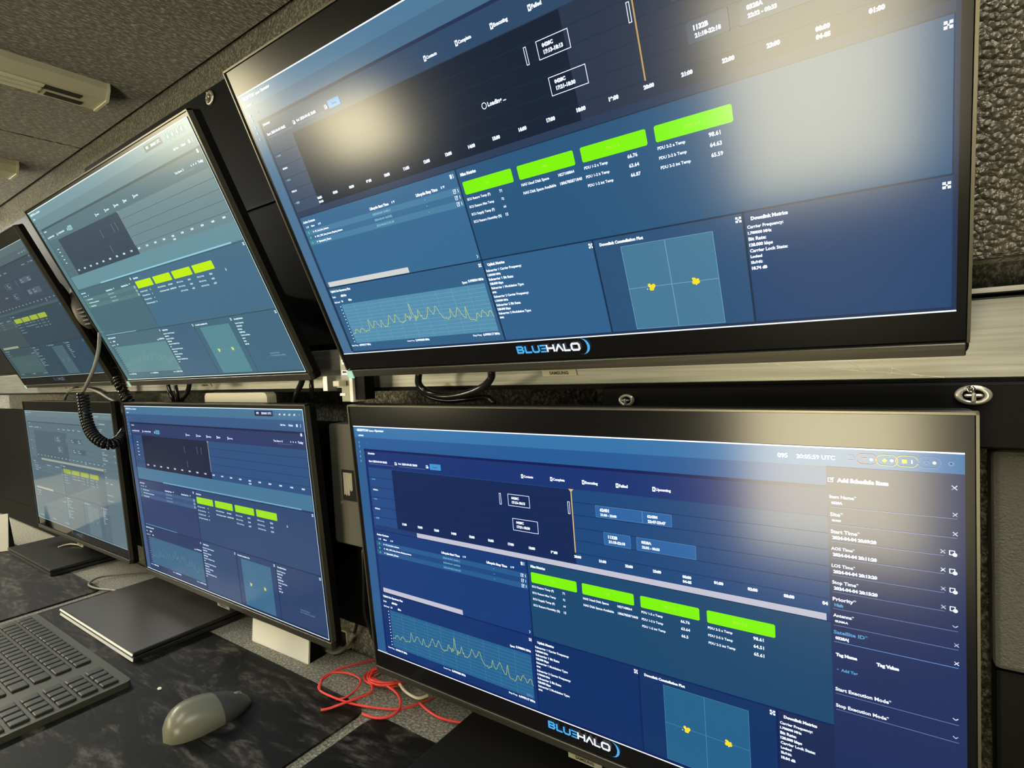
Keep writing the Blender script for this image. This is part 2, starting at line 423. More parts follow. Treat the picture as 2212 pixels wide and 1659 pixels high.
    pg.text(425,454,461,'Misc Metrics','text',hmax=9,bold=0.06)
    tiles = [(424.3,512.3),(522,610),(620.4,708),(718.3,806)] if A else [(424,519),(531,626),(638,733),(744,839)]
    v0, v1 = (482,519) if A else (477,512)
    for (a, b), t, w_ in zip(tiles, ('ECU','NAS','PDU 1-2','PDU 2-2'), (8,8,18,18)):
        r_ = 1.6; k_ = pg.W/pg.H
        pts = [(a+r_+ (0 if x == 0 else 0), y) for x, y in ()]
        pg.poly([(a,v0+r_*k_),(a,v1-r_*k_),(a+r_,v1),(b-r_,v1),(b,v1-r_*k_),(b,v0+r_*k_),(b-r_,v0),(a+r_,v0)],'green',5)
        c_ = (a+b)/2; pg.text(c_-w_/2,c_+w_/2,(v0+v1)/2,t,'gtext',6,9,0.0)
    s0 = tiles[0][0]; dv = 0 if A else -4
    def kv(col, i, t, w_, val, vu, vw):
        v = 533+dv+i*(22.3 if A else 20.3); a = tiles[col][0]
        pg.text(a+0.5,a+0.5+w_,v,t,'text',5,10,0.02); pg.text(a+vu,a+vu+vw,v,val,'text',5,10,0.02)
    for i, (t, w_, val) in enumerate((('ECU Return Temp (F)',43,'71'),('ECU Return Max Temp',46,'72'),('ECU Supply Temp (F)',43,'64'),('ECU Return Humidity (%)',52,'15'))): kv(0,i,t,w_,val,60,4.5)
    for i, (t, w_, val, vw) in enumerate((('NAS Used Disk Space',45,'1827108864',24),('NAS Disk Space Available',53,'1806785871840',33))): kv(1,i,t,w_,val,60,vw)
    for c_, p, vals in ((2,'1-2',('66.76','63.64','66.5' if drawer else '66.87')),(3,'2-2',('98.61','64.51' if drawer else '64.63','65.61' if drawer else '65.59'))):
        for i, q in enumerate(('a','b','int')): kv(c_,i,'PDU %s %s Temp' % (p, q),33 if q != 'int' else 36,vals[i],60,13 if len(vals[i]) > 4 else 10)
    if not drawer: pg.grid_icon(991,458 if A else 452)
    if not A: pg.poly([(879,519),(879,533),(883,529)],'text',6)
    # spectrum plot
    pg.rect(34,720,417,990,'table2',3)
    pg.text(37,96,734,'Uplink Live Spectrum Plot','text',hmax=9,bold=0.05); pg.text(36,46,757,'Scale:','text',hmax=8); pg.text(61,79,756,'dB/div','text',hmax=8,bold=0.05)
    pg.text(36,52,779,'Ref Level','text',hmax=8); pg.text(57,62,778,'10','text',hmax=8); pg.text(78,88,776,'dBm','text',hmax=8,bold=0.05)
    pg.text(366,377,779,'Span:','text',hmax=9); pg.text(379,411,777,'5.998034 MHz','text',hmax=9,bold=0.05)
    pa, pb, pc, pd = 53, 410, 791, 956
    pg.rect(pa,pc,pb,pd,'plot',4)
    for i in range(1,12): pg.rect(pa,pc+i*(pd-pc)/12-0.5,pb,pc+i*(pd-pc)/12+0.5,'grid',5)
    for i in range(1,10): pg.rect(pa+i*(pb-pa)/10-0.25,pc,pa+i*(pb-pa)/10+0.25,pd,'grid',5)
    for i in range(12): pg.rect(47.5,pc+6+i*13.6,50,pc+9.5+i*13.6,'text',5)
    pg.line([(pa+x*(pb-pa), pd-y*(pd-pc)) for x, y in spectrum(220 if A else 110)],'trace',6,0.9)
    pg.text(394,407,948,'(MHz)','dim',6,8,0.02)
    for u_, t1, t2 in ((36,'Start Freq:','4.9990117 MHz'),(195,'Center Freq:','5.9990008 MHz'),(354,'Stop Freq:','6.9990117 MHz')):
        pg.text(u_,u_+19,965,t1,'text',5,8,0.02); pg.text(u_+22,u_+57,965,t2,'text',5,8,0.05)
    pg.grid_icon(411.5,733,r=2.6)
    # uplink metrics, constellation, downlink metrics
    pg.rect(419.5,720,609,990,'panel',3); pg.rect(611,720,803,990,'panel2',3); pg.rect(805,720,R,990,'panel3',3)
    pg.rect(608.6,718,611.2,990,'line',6); pg.rect(802.6,718,805.2,990,'line',6)
    pg.text(426,459,735,'Uplink Metrics','text',hmax=10,bold=0.05)
    ul = ['Subcarrier 1 Carrier Frequency:','1.250000 MHz','Subcarrier 1 Bit Rate:','128.000 kbps','Subcarrier 1 Modulation Type:','BPSK','Subcarrier 2 Carrier Frequency:','1.700000 MHz','Subcarrier 2 Bit Rate:','128.000 kbps','Subcarrier 2 Modulation Type:','BPSK']
    for i, t in enumerate(ul): pg.text(420.5,420.5+len(t)*2.15,754+i*14.3,t,'text',5,8.5,0.03 if i % 2 == 0 else 0.05)
    pg.text(619,681,735,'Downlink Constellation Plot','text',hmax=10,bold=0.05)
    ca, cb = (648,768) if A else (634,779)
    pg.rect(ca,749,cb,987,'const',4); cx_, cy_ = (ca+cb)/2, 868
    pg.rect(cx_-0.4,749,cx_+0.4,987,'grid',5); pg.rect(ca,cy_-0.7,cb,cy_+0.7,'grid',5)
    if A: pg.frame(ca,749,cb,987,'grid',5,0.6,1.0)
    rr = random.Random(5); kk = pg.W/pg.H
    for q in (680 if A else 672, 738 if A else 740):
        for i in range(16):
            a_ = rr.uniform(0,2*PI); d_ = rr.uniform(0,3.4); pg.disc(q+d_*math.cos(a_)*1.35, cy_+d_*1.15*kk*math.sin(a_), rr.uniform(1.5,2.6),'yellow',6+0.2*i,7)
        for i in range(3): pg.disc(q+rr.uniform(-6,6), cy_+rr.uniform(-6,12), 0.8,'text',7,6)
    pg.text(812,851,735,'Downlink Metrics','text',hmax=10,bold=0.05)
    dl = ['Carrier Frequency:','1.700000 MHz','Bit Rate:','128.000 kbps','Carrier Lock State:','Locked','Eb/N0:','18.84 dB' if drawer else '18.74 dB']
    for i, t in enumerate(dl): pg.text(807,807+len(t)*2.15,754+i*14.2,t,'text',5,8.5,0.03 if i % 2 == 0 else 0.05)
    pg.grid_icon(606,733); pg.grid_icon(798.5,733)
    if not drawer: pg.grid_icon(991,737 if A else 731)
    if not A: pg.text(893,933,905,'Activate Windows','dim',6,9,0.02); pg.text(893,953,916,'Go to Settings to activate','dim',6,8,0.02)
    if drawer:
        pg.rect(870,47,1000,997,'drawer',5)
        pg.text(817,829,25,'095','text',8,11,0.04); pg.text(838.5,880,25,'20:05:59 UTC','text',8,11,0.03)
        pg.line([(892,28),(894,17),(898,17),(900,28),(892,28)],'dim',6,0.7)
        for u_, c, sh in ((911.5,'pillr',0),(931,'pilly',1),(949.5,'pilly',2),(969.5,'pillb',3)):
            n = 20; w_, h_ = 4.0, 12.5; pts = []
            for i in range(n):
                a_ = 2*PI*i/n; pts.append((u_+(w_ if math.cos(a_) > 0 else -w_)+h_/kk*math.cos(a_), 24.5+h_*math.sin(a_)))
            pg.line(pts+[pts[0]],c,8,0.8)
            if sh == 0: pg.poly([(u_-5,21),(u_-2.2,28),(u_+0.6,21)],'pillr',8)
            elif sh == 1: pg.poly([(u_-5,24.5),(u_-2.2,30),(u_+0.6,24.5),(u_-2.2,19)],'yellow',8)
            elif sh == 2: pg.rect(u_-4.5,20,u_,29,'yellow',8)
            else: pg.frame(u_-4.5,20,u_,29,'pillb',8,0.7,1.4)
            pg.disc(u_+4.5,24.5,1.8,'text',8) if sh != 2 else pg.rect(u_+3.8,20.5,u_+5.2,29,'text',8)
        pg.disc(988.4,24.5,2.9,'pillb',8,8); pg.disc(988.4,24.5,1.1,'drawer',9,8)
        pg.frame(871.5,74,877,85,'text',8,0.8,1.6); pg.line([(874,80),(878,73)],'text',9,1.2); pg.text(881,932,79,'Add Schedule Item','text',8,12,0.06)
        pg.cross(991,77.5,r=2.4)
        def field(v, name, val, vl, cc='text', end=993, nm='text'):
            if name: pg.text(872.8,872.8+len(name)*2.75,v,name,nm,8,9,0.02)
            if val: pg.text(874.4,874.4+len(val)*2.36,v+15,val,cc,8,9,0.05)
            pg.rect(873,vl-0.7,end,vl+0.7,'dim' if nm == 'text' else 'sel',8)
        field(121,'Item Name*','0328A',146.6); pg.cross(991.3,138)
        field(165,'Site*','GUAM',190); pg.cross(991.3,181.3)
        for v, n_, t_, vl in ((208,'Start Time*','2024-04-04 20:09:20',233),(251,'AOS Time*','2024-04-04 20:11:20',275),(294.5,'LOS Time*','2024-04-04 20:13:20',319),(337,'Stop Time*','2024-04-04 20:15:20',362)):
            field(v,n_,t_,vl,end=981.5); pg.cross(980.4,vl-9); pg.frame(985.8,vl-14,991,vl-3,'text',8,0.9,1.8); pg.disc(990.8,vl-4.5,2.2,'text',8)
        field(380,'Priority*','High',405,'icon'); pg.chevron(990.5,394)
        field(422,'Antenna*','GUAM-A',448); pg.cross(991.5,437.6)
        field(465.5,'Satellite ID*','0328A|',491,'text',993,'icon'); pg.cross(991.4,481)
        pg.text(874.3,897,524,'Tag Name','text',8,11,0.06); pg.text(916.4,938.7,526,'Tag Value','text',8,11,0.06)
        pg.text(875,877,563,'+','icon',8,8,0.02); pg.text(879.5,897,563,'Add Tag','icon',8,10,0.03)
        field(615.5,'Start Execution Mode*',None,627.7); pg.chevron(990,615)
        field(659,'Stop Execution Mode*',None,670.5); pg.chevron(990,659)

PAL_LR = dict(_id='lr', side=(52,100,152), bar1=(60,124,180), bar2=(44,98,160), shade=(18,32,92), page=(31,56,122), line=(22,40,92), border=(245,248,255),
  icon=(100,175,225), text=(225,232,250), dim=(120,140,190), button=(72,160,222), ink=(30,70,120), labels=(44,80,140), past=(27,44,92), future=(36,78,132), now=(235,205,130),
  chip=(52,108,172), chip2=(84,140,195), strip=(36,64,124), scroll=(206,208,224), blank=(60,110,150), table=(29,64,128), row=(46,98,152), row2=(36,78,138), dot=(90,210,120), cyan=(120,185,220),
  metric=(34,78,118), green=(128,245,0), gtext=(190,250,60), table2=(27,56,118), plot=(46,106,152), grid=(84,142,182), trace=(195,215,120), panel=(24,52,108), panel2=(26,56,108), panel3=(36,48,88),
  const=(44,104,146), yellow=(250,225,30), drawer=(38,52,98), pillr=(225,110,80), pilly=(225,205,90), pillb=(110,150,215), sel=(120,165,235))
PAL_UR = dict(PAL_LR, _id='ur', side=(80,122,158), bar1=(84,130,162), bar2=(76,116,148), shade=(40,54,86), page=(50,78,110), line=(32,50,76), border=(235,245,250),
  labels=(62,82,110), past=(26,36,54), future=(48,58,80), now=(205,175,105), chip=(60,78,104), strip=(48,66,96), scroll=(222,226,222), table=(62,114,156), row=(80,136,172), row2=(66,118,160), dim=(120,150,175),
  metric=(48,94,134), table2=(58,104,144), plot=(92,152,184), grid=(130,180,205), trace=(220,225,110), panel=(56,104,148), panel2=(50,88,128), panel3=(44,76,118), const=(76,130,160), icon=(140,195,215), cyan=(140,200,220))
PAL_LM = dict(PAL_LR, _id='lm', side=(66,96,140), bar1=(74,122,158), bar2=(58,94,142), shade=(32,38,76), page=(48,62,108), line=(34,48,86), border=(205,225,235), icon=(120,170,200), text=(185,200,220), dim=(110,130,160),
  button=(100,165,200), labels=(56,84,128), past=(36,40,68), future=(52,86,136), now=(170,185,190), blank=(76,126,160), scroll=(118,178,206), table=(48,66,112), row=(66,98,140), row2=(58,84,130), cyan=(140,165,195),
  metric=(48,76,118), green=(158,226,20), gtext=(170,228,50), table2=(42,60,104), plot=(62,106,140), grid=(70,114,146), trace=(125,150,140), panel=(48,76,118), panel2=(48,72,114), panel3=(50,72,112), const=(68,116,150), yellow=(215,215,90))
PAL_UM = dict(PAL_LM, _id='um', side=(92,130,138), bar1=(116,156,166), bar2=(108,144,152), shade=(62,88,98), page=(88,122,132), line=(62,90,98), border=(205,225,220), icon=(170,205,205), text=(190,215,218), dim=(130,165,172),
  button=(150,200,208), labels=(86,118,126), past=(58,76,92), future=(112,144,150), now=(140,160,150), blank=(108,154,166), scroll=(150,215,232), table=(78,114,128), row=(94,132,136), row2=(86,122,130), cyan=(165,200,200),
  metric=(76,116,142), green=(192,238,0), gtext=(200,240,60), table2=(84,116,132), plot=(104,148,154), grid=(112,156,160), trace=(140,175,160), panel=(74,108,134), panel2=(76,112,132), panel3=(74,112,136), const=(94,146,158), yellow=(225,225,110))  # colours paled to include the haze of the shallow viewing angle
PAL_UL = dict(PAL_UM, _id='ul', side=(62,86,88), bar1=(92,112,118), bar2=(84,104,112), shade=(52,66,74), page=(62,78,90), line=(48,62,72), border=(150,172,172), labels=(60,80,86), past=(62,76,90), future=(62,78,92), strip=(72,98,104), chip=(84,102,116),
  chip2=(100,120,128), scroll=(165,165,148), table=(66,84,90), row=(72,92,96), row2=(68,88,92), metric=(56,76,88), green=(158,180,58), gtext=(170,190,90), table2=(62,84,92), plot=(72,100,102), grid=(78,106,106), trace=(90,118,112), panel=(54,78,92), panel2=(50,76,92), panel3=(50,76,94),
  const=(76,104,116), yellow=(90,118,116), text=(112,136,142), dim=(90,112,118), drawer=(58,80,92), button=(90,115,120), icon=(100,128,132), cyan=(100,124,130), now=(90,100,100))  # greyed further, haze of the slanted view put into the colours
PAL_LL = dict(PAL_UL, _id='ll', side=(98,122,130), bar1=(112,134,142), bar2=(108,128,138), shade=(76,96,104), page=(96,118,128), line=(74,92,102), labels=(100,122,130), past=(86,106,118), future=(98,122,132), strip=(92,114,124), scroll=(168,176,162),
  table=(92,114,126), row=(98,120,130), row2=(94,116,128), metric=(86,106,120), green=(148,168,62), table2=(88,108,124), plot=(90,112,124), grid=(96,118,128), panel=(86,106,120), panel2=(86,106,122), panel3=(90,110,124), const=(98,122,134), text=(136,158,164), dim=(120,140,148), drawer=(98,120,128), pillr=(120,130,140), pilly=(125,140,140), pillb=(125,140,150), yellow=(130,145,130))  # washed out in colour to include the haze of the grazing view
LOGO = (90,180,235)

# ------------------------------------------------------------------ monitors
def logo(parent, W, H, pal_id):
    """blue and white word mark with a crescent, shown in the black band under the window"""
    bm = bmesh.new(); u0, u1, vc = 436, 556, 1028; hh = 12.4
    def P(u, v): return Vector(((u-500)/1000*W, -0.0011, -v/1000*H))
    def seg(pts, mi, t=3.1):
        k = W/H
        for (a, b), (x, y) in zip(pts, pts[1:]):
            dx, dy = x-a, (y-b)/k; d = math.hypot(dx, dy) or 1; ex, ey = dx/d*t*0.3, dy/d*t*0.3*k
            nx, ny = -dy/d*t/2, dx/d*t/2*k
            a2, b2, x2, y2 = a-ex, b-ey, x+ex, y+ey
            f = bm.faces.new([bm.verts.new(P(*q)) for q in ((a2+nx,b2+ny),(a2-nx,b2-ny),(x2-nx,y2-ny),(x2+nx,y2+ny))])
            f.material_index = mi; f.normal_update()
            if f.normal.y > 0: f.normal_flip()
    t, b = vc-hh+2, vc+hh-2; c = vc
    x = u0+1
    seg([(x,t),(x+9,t),(x+11,t+4),(x+9,c),(x+11.5,c+4),(x+9.5,b),(x,b),(x,t)],0); seg([(x,c),(x+9,c)],0)
    x = u0+17; seg([(x,t),(x,b),(x+10,b)],0)
    x = u0+31; seg([(x,t),(x,b-4),(x+2.5,b),(x+9,b),(x+11.5,b-4),(x+11.5,t)],0)
    x = u0+46; seg([(x,t),(x+9,t)],0,2.6); seg([(x+2,c),(x+9,c)],0,2.6); seg([(x,b),(x+9,b)],0,2.6)
    x = u0+58; seg([(x,t),(x,b)],1); seg([(x+12,t),(x+12,b)],1); seg([(x,c),(x+12,c)],1)
    x = u0+73.5; seg([(x,b),(x+6,t),(x+12,b)],1)
    x = u0+89; seg([(x,t),(x,b),(x+9,b)],1)
    x = u0+102; seg([(x+2,t),(x+11,t),(x+13,t+4),(x+13,b-4),(x+11,b),(x+2,b),(x,b-4),(x,t+4),(x+2,t)],1,3.4)
    n = 16
    for i in range(n):                                        # crescent
        def arc(q, r, o): a = math.radians(-112+224*q/n*1.0); return (u0+114+o+r*math.cos(a)*0.5, vc+r*math.sin(a))
        w0 = math.sin(PI*i/n)*4.2; w1 = math.sin(PI*(i+1)/n)*4.2
        A1, B1 = arc(i, 26, 6), arc(i+1, 26, 6)
        f = bm.faces.new([bm.verts.new(P(*q)) for q in (A1, (A1[0]-w0, A1[1]), (B1[0]-w1, B1[1]), B1)] if i not in (0, n-1) else
                         ([bm.verts.new(P(*q)) for q in (A1, (B1[0]-w1, B1[1]), B1)] if i == 0 else [bm.verts.new(P(*q)) for q in (A1, (A1[0]-w0, A1[1]), B1)]))
        f.material_index = 0; f.normal_update()
        if f.normal.y > 0: f.normal_flip()
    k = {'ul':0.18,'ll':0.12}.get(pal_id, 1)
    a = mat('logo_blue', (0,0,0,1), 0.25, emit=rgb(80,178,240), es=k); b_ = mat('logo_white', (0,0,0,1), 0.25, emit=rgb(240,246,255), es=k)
    o = mesh_obj('logo', bm, [a, b_], parent); return o

def label_mesh(name, parent, x0, x1, y, z0, z1, txt, thick=0.0015):
    o = box(name, x0, x1, y, y+thick, z0, z1, M['tape'], parent)
    V, Fc, a, b, ya, yb = text_geo(txt, 0.03); bm = bmesh.new()
    k = (x1-x0)*0.55/(b-a); cx, cz = (x0+x1)/2, (z0+z1)/2
    vs = [bm.verts.new((cx+(p[0]-(a+b)/2)*k, y-0.0003, cz+(p[1]-0.35)*k)) for p in V]
    for p in Fc:
        try: bm.faces.new([vs[i] for i in p])
        except ValueError: pass
    mesh_obj('lettering', bm, M['ink'], o); return o

def monitor(label, X, Y, Z, tilt, typ, pal, rough, sticker=False):
    """X,Y,Z: upper left corner of the shown window (Z relative to the eye)"""
    W = 0.5976; A = typ[0] == 'A'; H = 0.2971 if A else 0.335
    t = math.radians(tilt)
    r = thing('monitor', label, 'monitor', (X+W/2, Y, Z+H0), (t,0,0), 'monitors mounted on the wall in two rows')
    vu = lambda v: -v/1000*H
    xl, xr = -0.512*W, 0.512*W
    if A: top, glass_b, chin_t, bot = vu(-89), vu(1068), vu(1073), vu(1108)
    else: top, glass_b, chin_t, bot = vu(-20), vu(1006), vu(1008), vu(1044)
    # display glass
    bm = bmesh.new(); add_box(bm, xl+0.0022, xr-0.0022, 0.0004, 0.004, glass_b, top-0.0022, 0, 0.0)
    gl = mesh_obj('display_glass', bm, mat('display_black', (0.004,0.004,0.005,1), rough), r)
    pg = Page(W, H, pal); draw_page(pg, typ); scn = pg.build('screen', r, rough, None)
    # rim
    bm = bmesh.new(); y0, y1 = -0.0012, 0.006; q = 0.0017
    add_box(bm, xl, xl+q, y0, y1, chin_t, top, 0); add_box(bm, xr-q, xr, y0, y1, chin_t, top, 0); add_box(bm, xl, xr, y0, y1, top-q, top, 0)
    mesh_obj('bezel', bm, M['rim'], r)
    # chin
    bm = bmesh.new(); add_box(bm, xl+0.002, xr-0.002, -0.002, 0.008, bot+0.0015, chin_t, 0, 0.0006, 1); mesh_obj('chin', bm, M['chin'], r)
    # housing
    bm = bmesh.new(); add_prism(bm, rounded(xl, xr, bot-0.001, top, 0.006, 4), lambda p, d: Vector((p[0], d, p[1])), 0.006, 0.016)
    add_prism(bm, rounded(xl+0.05, xr-0.05, bot+0.03, bot+0.24, 0.03, 5), lambda p, d: Vector((p[0], d, p[1])), 0.016, 0.036)
    mesh_obj('housing', bm, M['shell'], r)
    # brand plate under the chin
    a = (469.5/1000-0.5)*W; b = (533/1000-0.5)*W
    if not A: a, b = (460/1000-0.5)*W, (526/1000-0.5)*W
    label_mesh('brand_plate', r, a, b, 0.001, bot-0.0062, bot+0.0004, 'SAMSUNG')
    if A: logo(r, W, H, pal['_id'])
    # wall mount
    bm = bmesh.new(); zc = bot+0.16
    add_box(bm, -0.06, 0.06, 0.036, 0.040, zc-0.06, zc+0.06, 0, 0.001, 1)
    mesh_obj('mounting_plate', bm, M['blackmetal'], r)
    bm = bmesh.new(); inv = Matrix.Rotation(-t, 3, 'X')
    p0 = Vector((0, 0.040, zc)); wallp = inv @ Vector((0, 0.512-Y, 0)); 
    p0w = Matrix.Rotation(t, 3, 'X') @ p0
    p1 = inv @ Vector((0, 0.515-Y, p0w.z)) if p0w.y < 0.505-Y else p0+Vector((0,0.01,0))
    add_tube(bm, [p0, p1], 0.018, 12); mesh_obj('arm', bm, M['blackmetal'], r)
    if sticker:
        bm = bmesh.new(); add_box(bm, xl+0.0005, xl+0.0115, -0.0028, -0.0018, bot+0.0, chin_t-0.0005, 0); mesh_obj('sticker', bm, M['cyan'], r)
    return r
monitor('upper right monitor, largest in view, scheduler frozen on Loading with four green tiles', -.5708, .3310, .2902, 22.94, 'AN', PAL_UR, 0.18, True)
monitor('lower right monitor, vivid blue screen with the Add Schedule Item form open', -.5672, .4509, -.0739, 3.36, 'AD', PAL_LR, 0.18)
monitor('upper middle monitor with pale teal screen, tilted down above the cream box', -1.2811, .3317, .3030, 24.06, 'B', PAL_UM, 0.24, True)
monitor('lower middle monitor with deep blue screen, standing behind the closed grey laptop', -1.2772, .4563, -.0551, 3.22, 'B', PAL_LM, 0.22)
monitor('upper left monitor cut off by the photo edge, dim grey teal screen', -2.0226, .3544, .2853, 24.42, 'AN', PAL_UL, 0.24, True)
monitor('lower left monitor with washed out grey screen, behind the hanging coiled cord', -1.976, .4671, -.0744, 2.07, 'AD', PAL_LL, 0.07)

# ------------------------------------------------------------------ the shelter: walls, ceiling, floor
ZC = H0+0.597; WY = 0.575; XL, XR, YB = -4.2, 1.6, -1.35
struct(box('floor', XL, XR, YB, WY, -0.05, 0.0, M['floor']))
struct(box('wall_back', XL, XR, WY, WY+0.05, 0, ZC+0.05, M['wallb']))
struct(box('wall_left', XL-0.05, XL, YB, WY, 0, ZC+0.05, M['wallc']))
struct(box('wall_right', XR, XR+0.05, YB, WY, 0, ZC+0.05, M['wallc']))
bm = bmesh.new()                                            # wall behind the photographer with openings for the assumed windows
W1 = (-0.52, 0.04, H0-1.03, H0-0.22); W2 = (-2.42, -1.93, H0-0.34, H0-0.04); W3 = (-3.8, -2.58, H0-0.02, H0+0.3)
xs = sorted([XL, W3[0], W3[1], W2[0], W2[1], W1[0], W1[1], XR])
for i in range(7):
    a, b = xs[i], xs[i+1]; hole = None
    if i == 1: hole = W3
    if i == 3: hole = W2
    if i == 5: hole = W1
    if hole: add_box(bm, a, b, YB-0.05, YB, 0, hole[2]); add_box(bm, a, b, YB-0.05, YB, hole[3], ZC+0.05)
    else: add_box(bm, a, b, YB-0.05, YB, 0, ZC+0.05)
struct(mesh_obj('wall_front', bm, M['wallc']))
for k, (w_, st) in enumerate(((W1, GLARE_RIGHT), (W2, GLARE_LEFT), (W3, GLARE_FAR))):  # unseen windows assumed, sized and placed to make the glare on the screens
    f = struct(box('window_%d' % (k+1), w_[0]-0.03, w_[1]+0.03, YB-0.05, YB-0.045, w_[2]-0.03, w_[3]+0.03, M['blackmetal']))
    pane = mat('glare_pane_%d' % k, rgb(200,200,190), 0.4, emit=(1.0,0.88,0.56,1), es=st)
    p = box('window_pane', w_[0], w_[1], YB-0.044, YB-0.04, w_[2], w_[3], pane, f)
    bm = bmesh.new(); q = 0.02
    add_box(bm, w_[0]-q, w_[0], YB-0.04, YB+0.01, w_[2]-q, w_[3]+q); add_box(bm, w_[1], w_[1]+q, YB-0.04, YB+0.01, w_[2]-q, w_[3]+q)
    add_box(bm, w_[0], w_[1], YB-0.04, YB+0.01, w_[2]-q, w_[2]); add_box(bm, w_[0], w_[1], YB-0.04, YB+0.01, w_[3], w_[3]+q)
    mesh_obj('window_frame', bm, M['blackmetal'], f)
bm = bmesh.new()                                            # carpet-lined ceiling panels with narrow dark joints
g = 0.0018
add_box(bm, XL, XR, YB, WY, ZC+0.012, ZC+0.05, 1)
for a, b in ((XL,-2.93-0.0),(-2.93,-1.725),(-1.725,-0.5),(-0.5,0.7),(0.7,XR)): add_box(bm, a+g, b-g, YB, WY-0.008, ZC, ZC+0.02, 0, 0.0012, 1)
struct(mesh_obj('ceiling', bm, [M['ceil'], M['gap']]))

# ------------------------------------------------------------------ ceiling strip lights
def strip_light(x0, x1, y0, y1, label, lit=0, flush=False):
    r = thing('ceiling_light', label, 'ceiling light', ((x0+x1)/2, (y0+y1)/2, ZC), group='strip lights across the ceiling')
    hw, hl = (x1-x0)/2, (y1-y0)/2
    bm = bmesh.new(); prof = [(-hw,0),(-hw,-0.012),(-hw*0.72,-0.030),(hw*0.72,-0.030),(hw,-0.012),(hw,0)]
    add_prism(bm, prof, lambda p, d: Vector((p[0], d, p[1])), -hl, hl-0.004); mesh_obj('lamp_housing', bm, M['lamp_body'], r)
    bm = bmesh.new()
    for s in (-0.42, 0.0, 0.42): add_box(bm, hw*s-0.006, hw*s+0.006, -hl+0.01, hl-0.10, -0.0335, -0.030, 0, 0.001, 1)
    m_ = M['lamp_led'] if not lit else mat('lamp_diffuser_lit', rgb(240,235,215), 0.4, emit=(1,0.97,0.86,1), es=lit)
    if lit and flush: add_box(bm, -hw*0.7, hw*0.7, -hl+0.01, hl-0.02, -0.0312, -0.0302)
    elif lit: add_prism(bm, [(-hw*1.02,-0.006),(-hw*0.74,-0.033),(hw*0.74,-0.033),(hw*1.02,-0.006)], lambda p, d: Vector((p[0], d, p[1])), -hl+0.006, hl-0.006)
    mesh_obj('diffuser', bm, m_, r)
    bm = bmesh.new()
    if not lit:
        add_box(bm, -hw*0.55, -hw*0.2, hl-0.09, hl-0.03, -0.0312, -0.030); add_box(bm, hw*0.1, hw*0.5, hl-0.10, hl-0.04, -0.0312, -0.030)
        mesh_obj('driver_cover', bm, M['lamp_dark'], r)
    bm = bmesh.new(); prof2 = [(p[0]*1.03, p[1]*1.08) for p in prof]
    add_prism(bm, prof2, lambda p, d: Vector((p[0], d, p[1])), hl-0.004, hl+0.001); mesh_obj('end_cap', bm, M['lamp_cap'], r)
    bm = bmesh.new(); add_prism(bm, prof2, lambda p, d: Vector((p[0], d, p[1])), -hl-0.001, -hl+0.004); mesh_obj('end_cap', bm, M['lamp_cap'], r)
    return r
strip_light(-1.398, -1.308, -0.9, 0.487, 'unlit strip light on the dark carpeted ceiling, the nearer and longer one in view')
strip_light(-2.03, -1.94, -0.9, 0.492, 'unlit strip light at the far left, only its end showing')
strip_light(-2.67, -2.57, -0.9, 0.42, 'lit strip light beyond the left edge of the photo', LAMP_FAR)
strip_light(0.16, 0.26, -0.9, 0.44, 'lit strip light beyond the right edge of the photo', LAMP_NEAR)

strip_light(-0.78, -0.69, -1.1, 0.0, 'unseen strip light added to brighten the desk', LAMP_NEAR, True)  # added to brighten the desk; flush so the ceiling stays dark

# ------------------------------------------------------------------ wall furniture
def latch(parent, x, y, z, r, ring=True, e=1.0):
    """recessed quarter-turn latch: dished escutcheon, T handle, small ring"""
    bm = bmesh.new(); n = 28
    prof = [(r, 0.0), (r*0.96, -0.0022), (r*0.62, -0.0028), (r*0.56, 0.001), (r*0.5, 0.0022), (0.0001, 0.0026)]
    rings = [[bm.verts.new((x+q*math.cos(2*PI*i/n), y+d, z+e*q*math.sin(2*PI*i/n))) for i in range(n)] for q, d in prof]
    for a, b in zip(rings, rings[1:]):
        for i in range(n): bm.faces.new((a[i], a[(i+1)%n], b[(i+1)%n], b[i]))
    o = mesh_obj('latch', bm, M['flange'], parent, True)
    bm = bmesh.new(); add_box(bm, x-r*0.12, x+r*0.12, y-0.006, y-0.001, z-r*0.75*e, z+r*0.3*e, 0, 0.0012, 2); add_box(bm, x-r*0.5, x+r*0.5, y-0.005, y+0.0, z-r*0.12, z+r*0.1, 0, 0.0012, 2)
    mesh_obj('latch_handle', bm, M['silver'], o)
    if ring:
        bm = bmesh.new(); P = [Vector((x-r*0.15+r*0.17*math.cos(2*PI*i/16), y-0.004, z+r*0.62*e+r*0.17*math.sin(2*PI*i/16))) for i in range(16)]
        add_tube(bm, P, 0.0009, 8, True); mesh_obj('latch_ring', bm, M['chrome'], o, True)
    return o
PY = 0.535
# upper black mounting plate (behind both upper monitors on the right)
r = thing('wall_plate', 'black metal plate behind the upper monitors with a round latch at its top', 'wall plate', (-0.6, PY, H0+0.2))
def loc(o, parent_loc):
    return o
bm = bmesh.new(); add_box(bm, -1.62+0.6, -0.0+0.6, 0, 0.02, -0.165, 0.315, 0, 0.002, 1); mesh_obj('plate', bm, M['blackmetal'], r)
p = at(455,212,y=PY); latch(r, p.x+0.6, -0.001, p.z-H0-0.2, 0.0125)
bm = bmesh.new(); add_box(bm, -0.42, 0.6, -0.004, 0.0, 0.075, 0.079, 0); mesh_obj('seam', bm, M['shell'], r)
# second upper plate at the left
r = thing('wall_plate', 'black metal plate behind the upper left monitor', 'wall plate', (-2.3, PY, H0+0.2))
bm = bmesh.new(); add_box(bm, -0.5, 0.66, 0, 0.02, -0.165, 0.29, 0, 0.002, 1); mesh_obj('plate', bm, M['blackmetal'], r)
